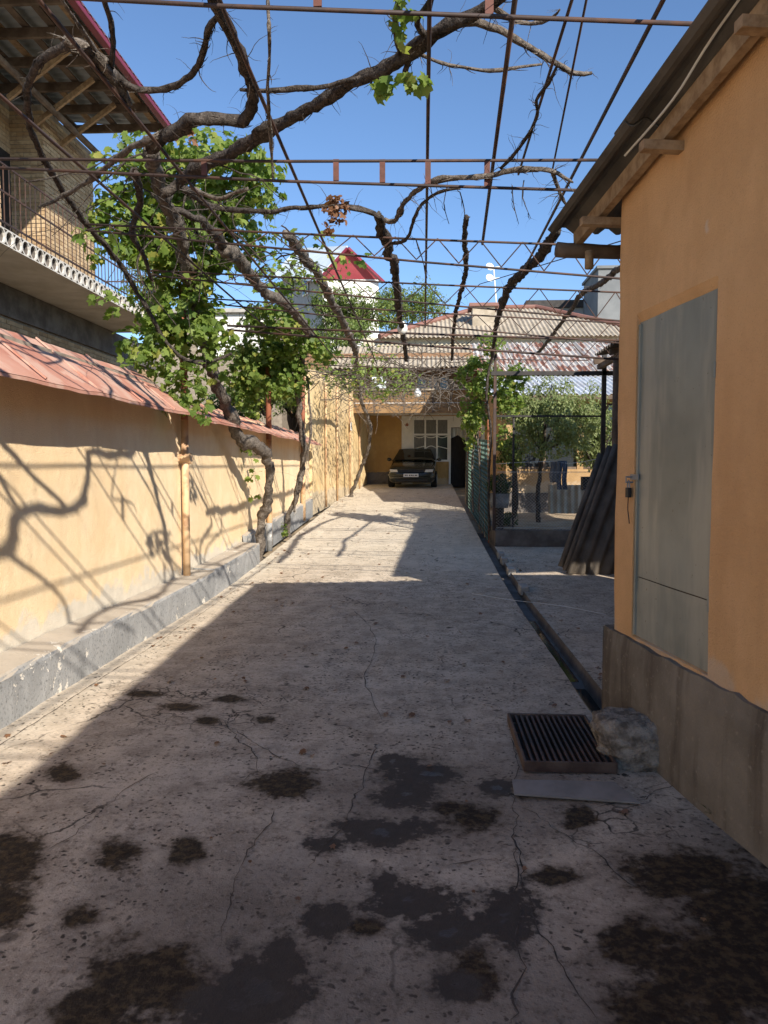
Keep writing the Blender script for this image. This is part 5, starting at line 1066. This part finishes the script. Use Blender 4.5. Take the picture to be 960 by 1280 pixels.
# ================================================================== FAR HOUSES AND TREES
gh = thing('gabled_house', (-6.5,60,1), 'far white house with red gable and pale blue metal roof above the trees', 'house')
def FP(px, py, Y): return PY(px, py, Y)
ap = FP(435,312,58); gl = FP(402,349,58.5); gr = FP(474,349,60); wb_l, wb_r = FP(404,460,58.5), FP(474,460,60)
ev = FP(346,344,66); wl = FP(352,440,66); rdg = FP(372,312,70)
mb = MB(); mb.add([gl, gr, ap], [(0,1,2)]); g_ = mb.build('gable', REDSHEET, gh)
n_ = (gr-gl).normalized(); out = Vector((n_.y,-n_.x,0))
for i in range(13):
    u = (i+.5)/13; p = gl.lerp(gr, u); ua = (ap-gl).dot(n_)/(gr-gl).length; h = (ap.z-gl.z)*(u/ua if u < ua else (1-u)/(1-ua)); mb = MB(); mb.beam(p+out*.02, p+out*.02+ZV*(h-.02), .05, .05, (0,1,0)); mb.build('profile_rib', REDSHEET, g_)
mb = MB(); mb.add([gl+Vector((.05,.03,.02)), gr+Vector((-.05,.03,.02)), wb_r+Vector((0,.03,0)), wb_l+Vector((0,.03,0))], [(3,2,1,0)]); mb.build('gable_wall', WHITEW, gh)
mb = MB(); mb.add([gl+Vector((.15,0,-.1)), wb_l, wl, ev+Vector((.5,0,-.2))], [(0,1,2,3)]); mb.build('side_wall', GREYW, gh)
mb = MB(); o_ = Vector((-.5,-.3,-.25)); mb.add([gl+o_, ap+Vector((0,-.3,.1)), rdg, ev+o_, gl+o_+ZV*.12, ap+Vector((0,-.3,.22)), rdg+ZV*.12, ev+o_+ZV*.12], [(3,2,1,0),(4,5,6,7),(0,1,5,4),(3,0,4,7)]); mb.build('roof', SILVERROOF, gh)
o2 = Vector((.35,-.2,-.30)); mb = MB(); mb.beam(ap+Vector((0,-.2,.04)), gr+o2, .3, .2); mb.beam(ap+Vector((0,-.2,.04)), gl+Vector((-.35,-.2,-.30)), .3, .2); mb.build('verge_trim', CRIMSON, gh)
wc = FP(381,362,62.5); mb = MB(); d2 = (wl-wb_l).normalized(); d2.z = 0; on = Vector((-d2.y*-1, d2.x*-1, 0)); on = Vector((d2.y,-d2.x,0)); on = on if on.y < 0 else -on
t_ = (FP(381,362,62.5)-wb_l).dot(d2); base = Vector((wb_l.x,wb_l.y,0))+d2*2.9; mb.obox(base+on*.02+ZV*(wc.z-.75), d2*1.2, on*.06, ZV*1.5); w = mb.build('window', WHITE, gh); mb = MB(); mb.obox(base+d2*.12+on*.085+ZV*(wc.z-.63), d2*.96, on*.02, ZV*1.26); mb.build('pane', GLASS, w)
mb = MB(); mb.add([gl+o_-ZV*.02, ev+o_-ZV*.02, ev+Vector((.5,0,-.25)), gl+Vector((.15,0,-.25))], [(0,1,2,3)]); mb.build('soffit', WOOD, gh)
bh = thing('block_house', PY(300,430,24), 'low pale block wall house seen through the vine leaves behind the wall', 'house'); a, b_ = PY(262,392,24), PY(352,470,24)
mb = MB(); mb.box(a.x-2,b_.x,24,30,.8,a.z); mb.build('wall', MORTAR, bh); z = PY(300,445,24).z; k = 0
while z < a.z-.1:
    x = a.x-.2 - (.2 if k % 2 else 0)
    while x < b_.x-.4: mb = MB(); mb.box(x,x+.385,23.97,24.02,z,z+.185); mb.build('block', WHITEW, bh); x += .40
    z += .20; k += 1
mb = MB(); mb.box(a.x-2.2,b_.x+.2,23.8,30.2,a.z,a.z+.12); mb.build('roof_slab', CONC, bh)
a, b_ = PY(748,336,34), PY(790,425,34); TOWER = simple('dark_grey_render', (.15,.158,.162), (.20,.208,.21), 1.2, .9, .2); gt = thing('grey_tower', (a.x+1,34,1), 'plain grey rendered block rising behind the shed roof', 'building'); mb = MB(); mb.box(a.x,b_.x+1.5,34,37,1,a.z); mb.build('wall', TOWER, gt); mb = MB(); mb.box(a.x-.08,b_.x+1.6,33.9,37.1,a.z,a.z+.12); mb.build('coping', TOWER, gt)
a, b_ = PY(695,395,30), PY(760,418,30); mb = MB(); dk = thing('dark_roofed_outbuilding', (a.x,30,1), 'dark flat roofed outbuilding beside the grey block', 'building'); mb.box(a.x,b_.x+1,37.5,40,1,a.z+1.9); mb.build('wall', GREYW, dk); mb = MB(); mb.box(a.x-.2,b_.x+2.5,37.3,40.2,a.z+1.9,a.z+2.25); mb.build('roof', STEEL_B, dk)
def tree(px, py, Y, rx, rz, label, n, size, mat=LEAF_TREE, base=None):
    c = PY(px, py, Y); z0 = gz(30)-.16 if Y > 30 else gz(Y)-.16; t_ = thing('tree', (c.x, Y, z0), label, 'tree', 'trees behind the walls')
    limb(t_, [(c.x,Y,z0),(c.x+.1,Y,(z0+c.z)/2),(c.x,Y,c.z)], [.03*rx+.07,.022*rx+.05,.03], 'trunk', BARK, 0, .3, 8, .3)
    for i in range(6):
        a = i*1.05+random.random(); limb(t_, [(c.x,Y,c.z-rz*.9),(c.x+rx*.4*math.cos(a),Y+rx*.4*math.sin(a),c.z-rz*.3),(c.x+rx*.75*math.cos(a),Y+rx*.7*math.sin(a),c.z+rz*random.uniform(0,.5))], [.05,.035,.012], 'limb', BARK, 0, .3, 6, .3)
    zs = [((c.x+rx*random.uniform(-.6,.6), Y+rx*random.uniform(-.5,.5), c.z+rz*random.uniform(-.55,.55)), rx*random.uniform(.3,.5), rx*random.uniform(.3,.5), rz*random.uniform(.28,.48)) for _ in range(14)]
    foliage(t_, zs, n, size, mat, (SV, SF), part='crown')
tree(438,396,44,2.6,2.0,'bushy green tree in front of the red gabled house',17000,.2)
tree(515,382,48,2.9,2.3,'rounded green tree right of the red gabled house, behind the trusses',12000,.21)
tree(420,425,36,2.0,1.3,'low green tree below the far white house wall',6000,.17)
tree(330,470,17,1.0,1.0,'young tree behind the red capped wall near the second pole',7000,.11, LEAF_TREE)
tree(300,505,19,1.0,.8,'dark shrubby tree low behind the red capped wall',5000,.11, LEAF_DK)
tree(365,480,20,1.1,1.0,'narrow tree behind the wall beside the third pole',6500,.11, LEAF_TREE)
tree(185,350,22,1.0,1.1,'green treetop between the brick house and the leafy vine',6000,.12, LEAF_TREE)
tree(745,545,16.4,.75,.85,'green garden tree behind the black post, right of the fruit tree',6500,.085, LEAF_OLIVE)
tree(640,560,16.2,.5,.5,'small leafy garden tree behind the potted plant',4200,.08, LEAF_TREE)
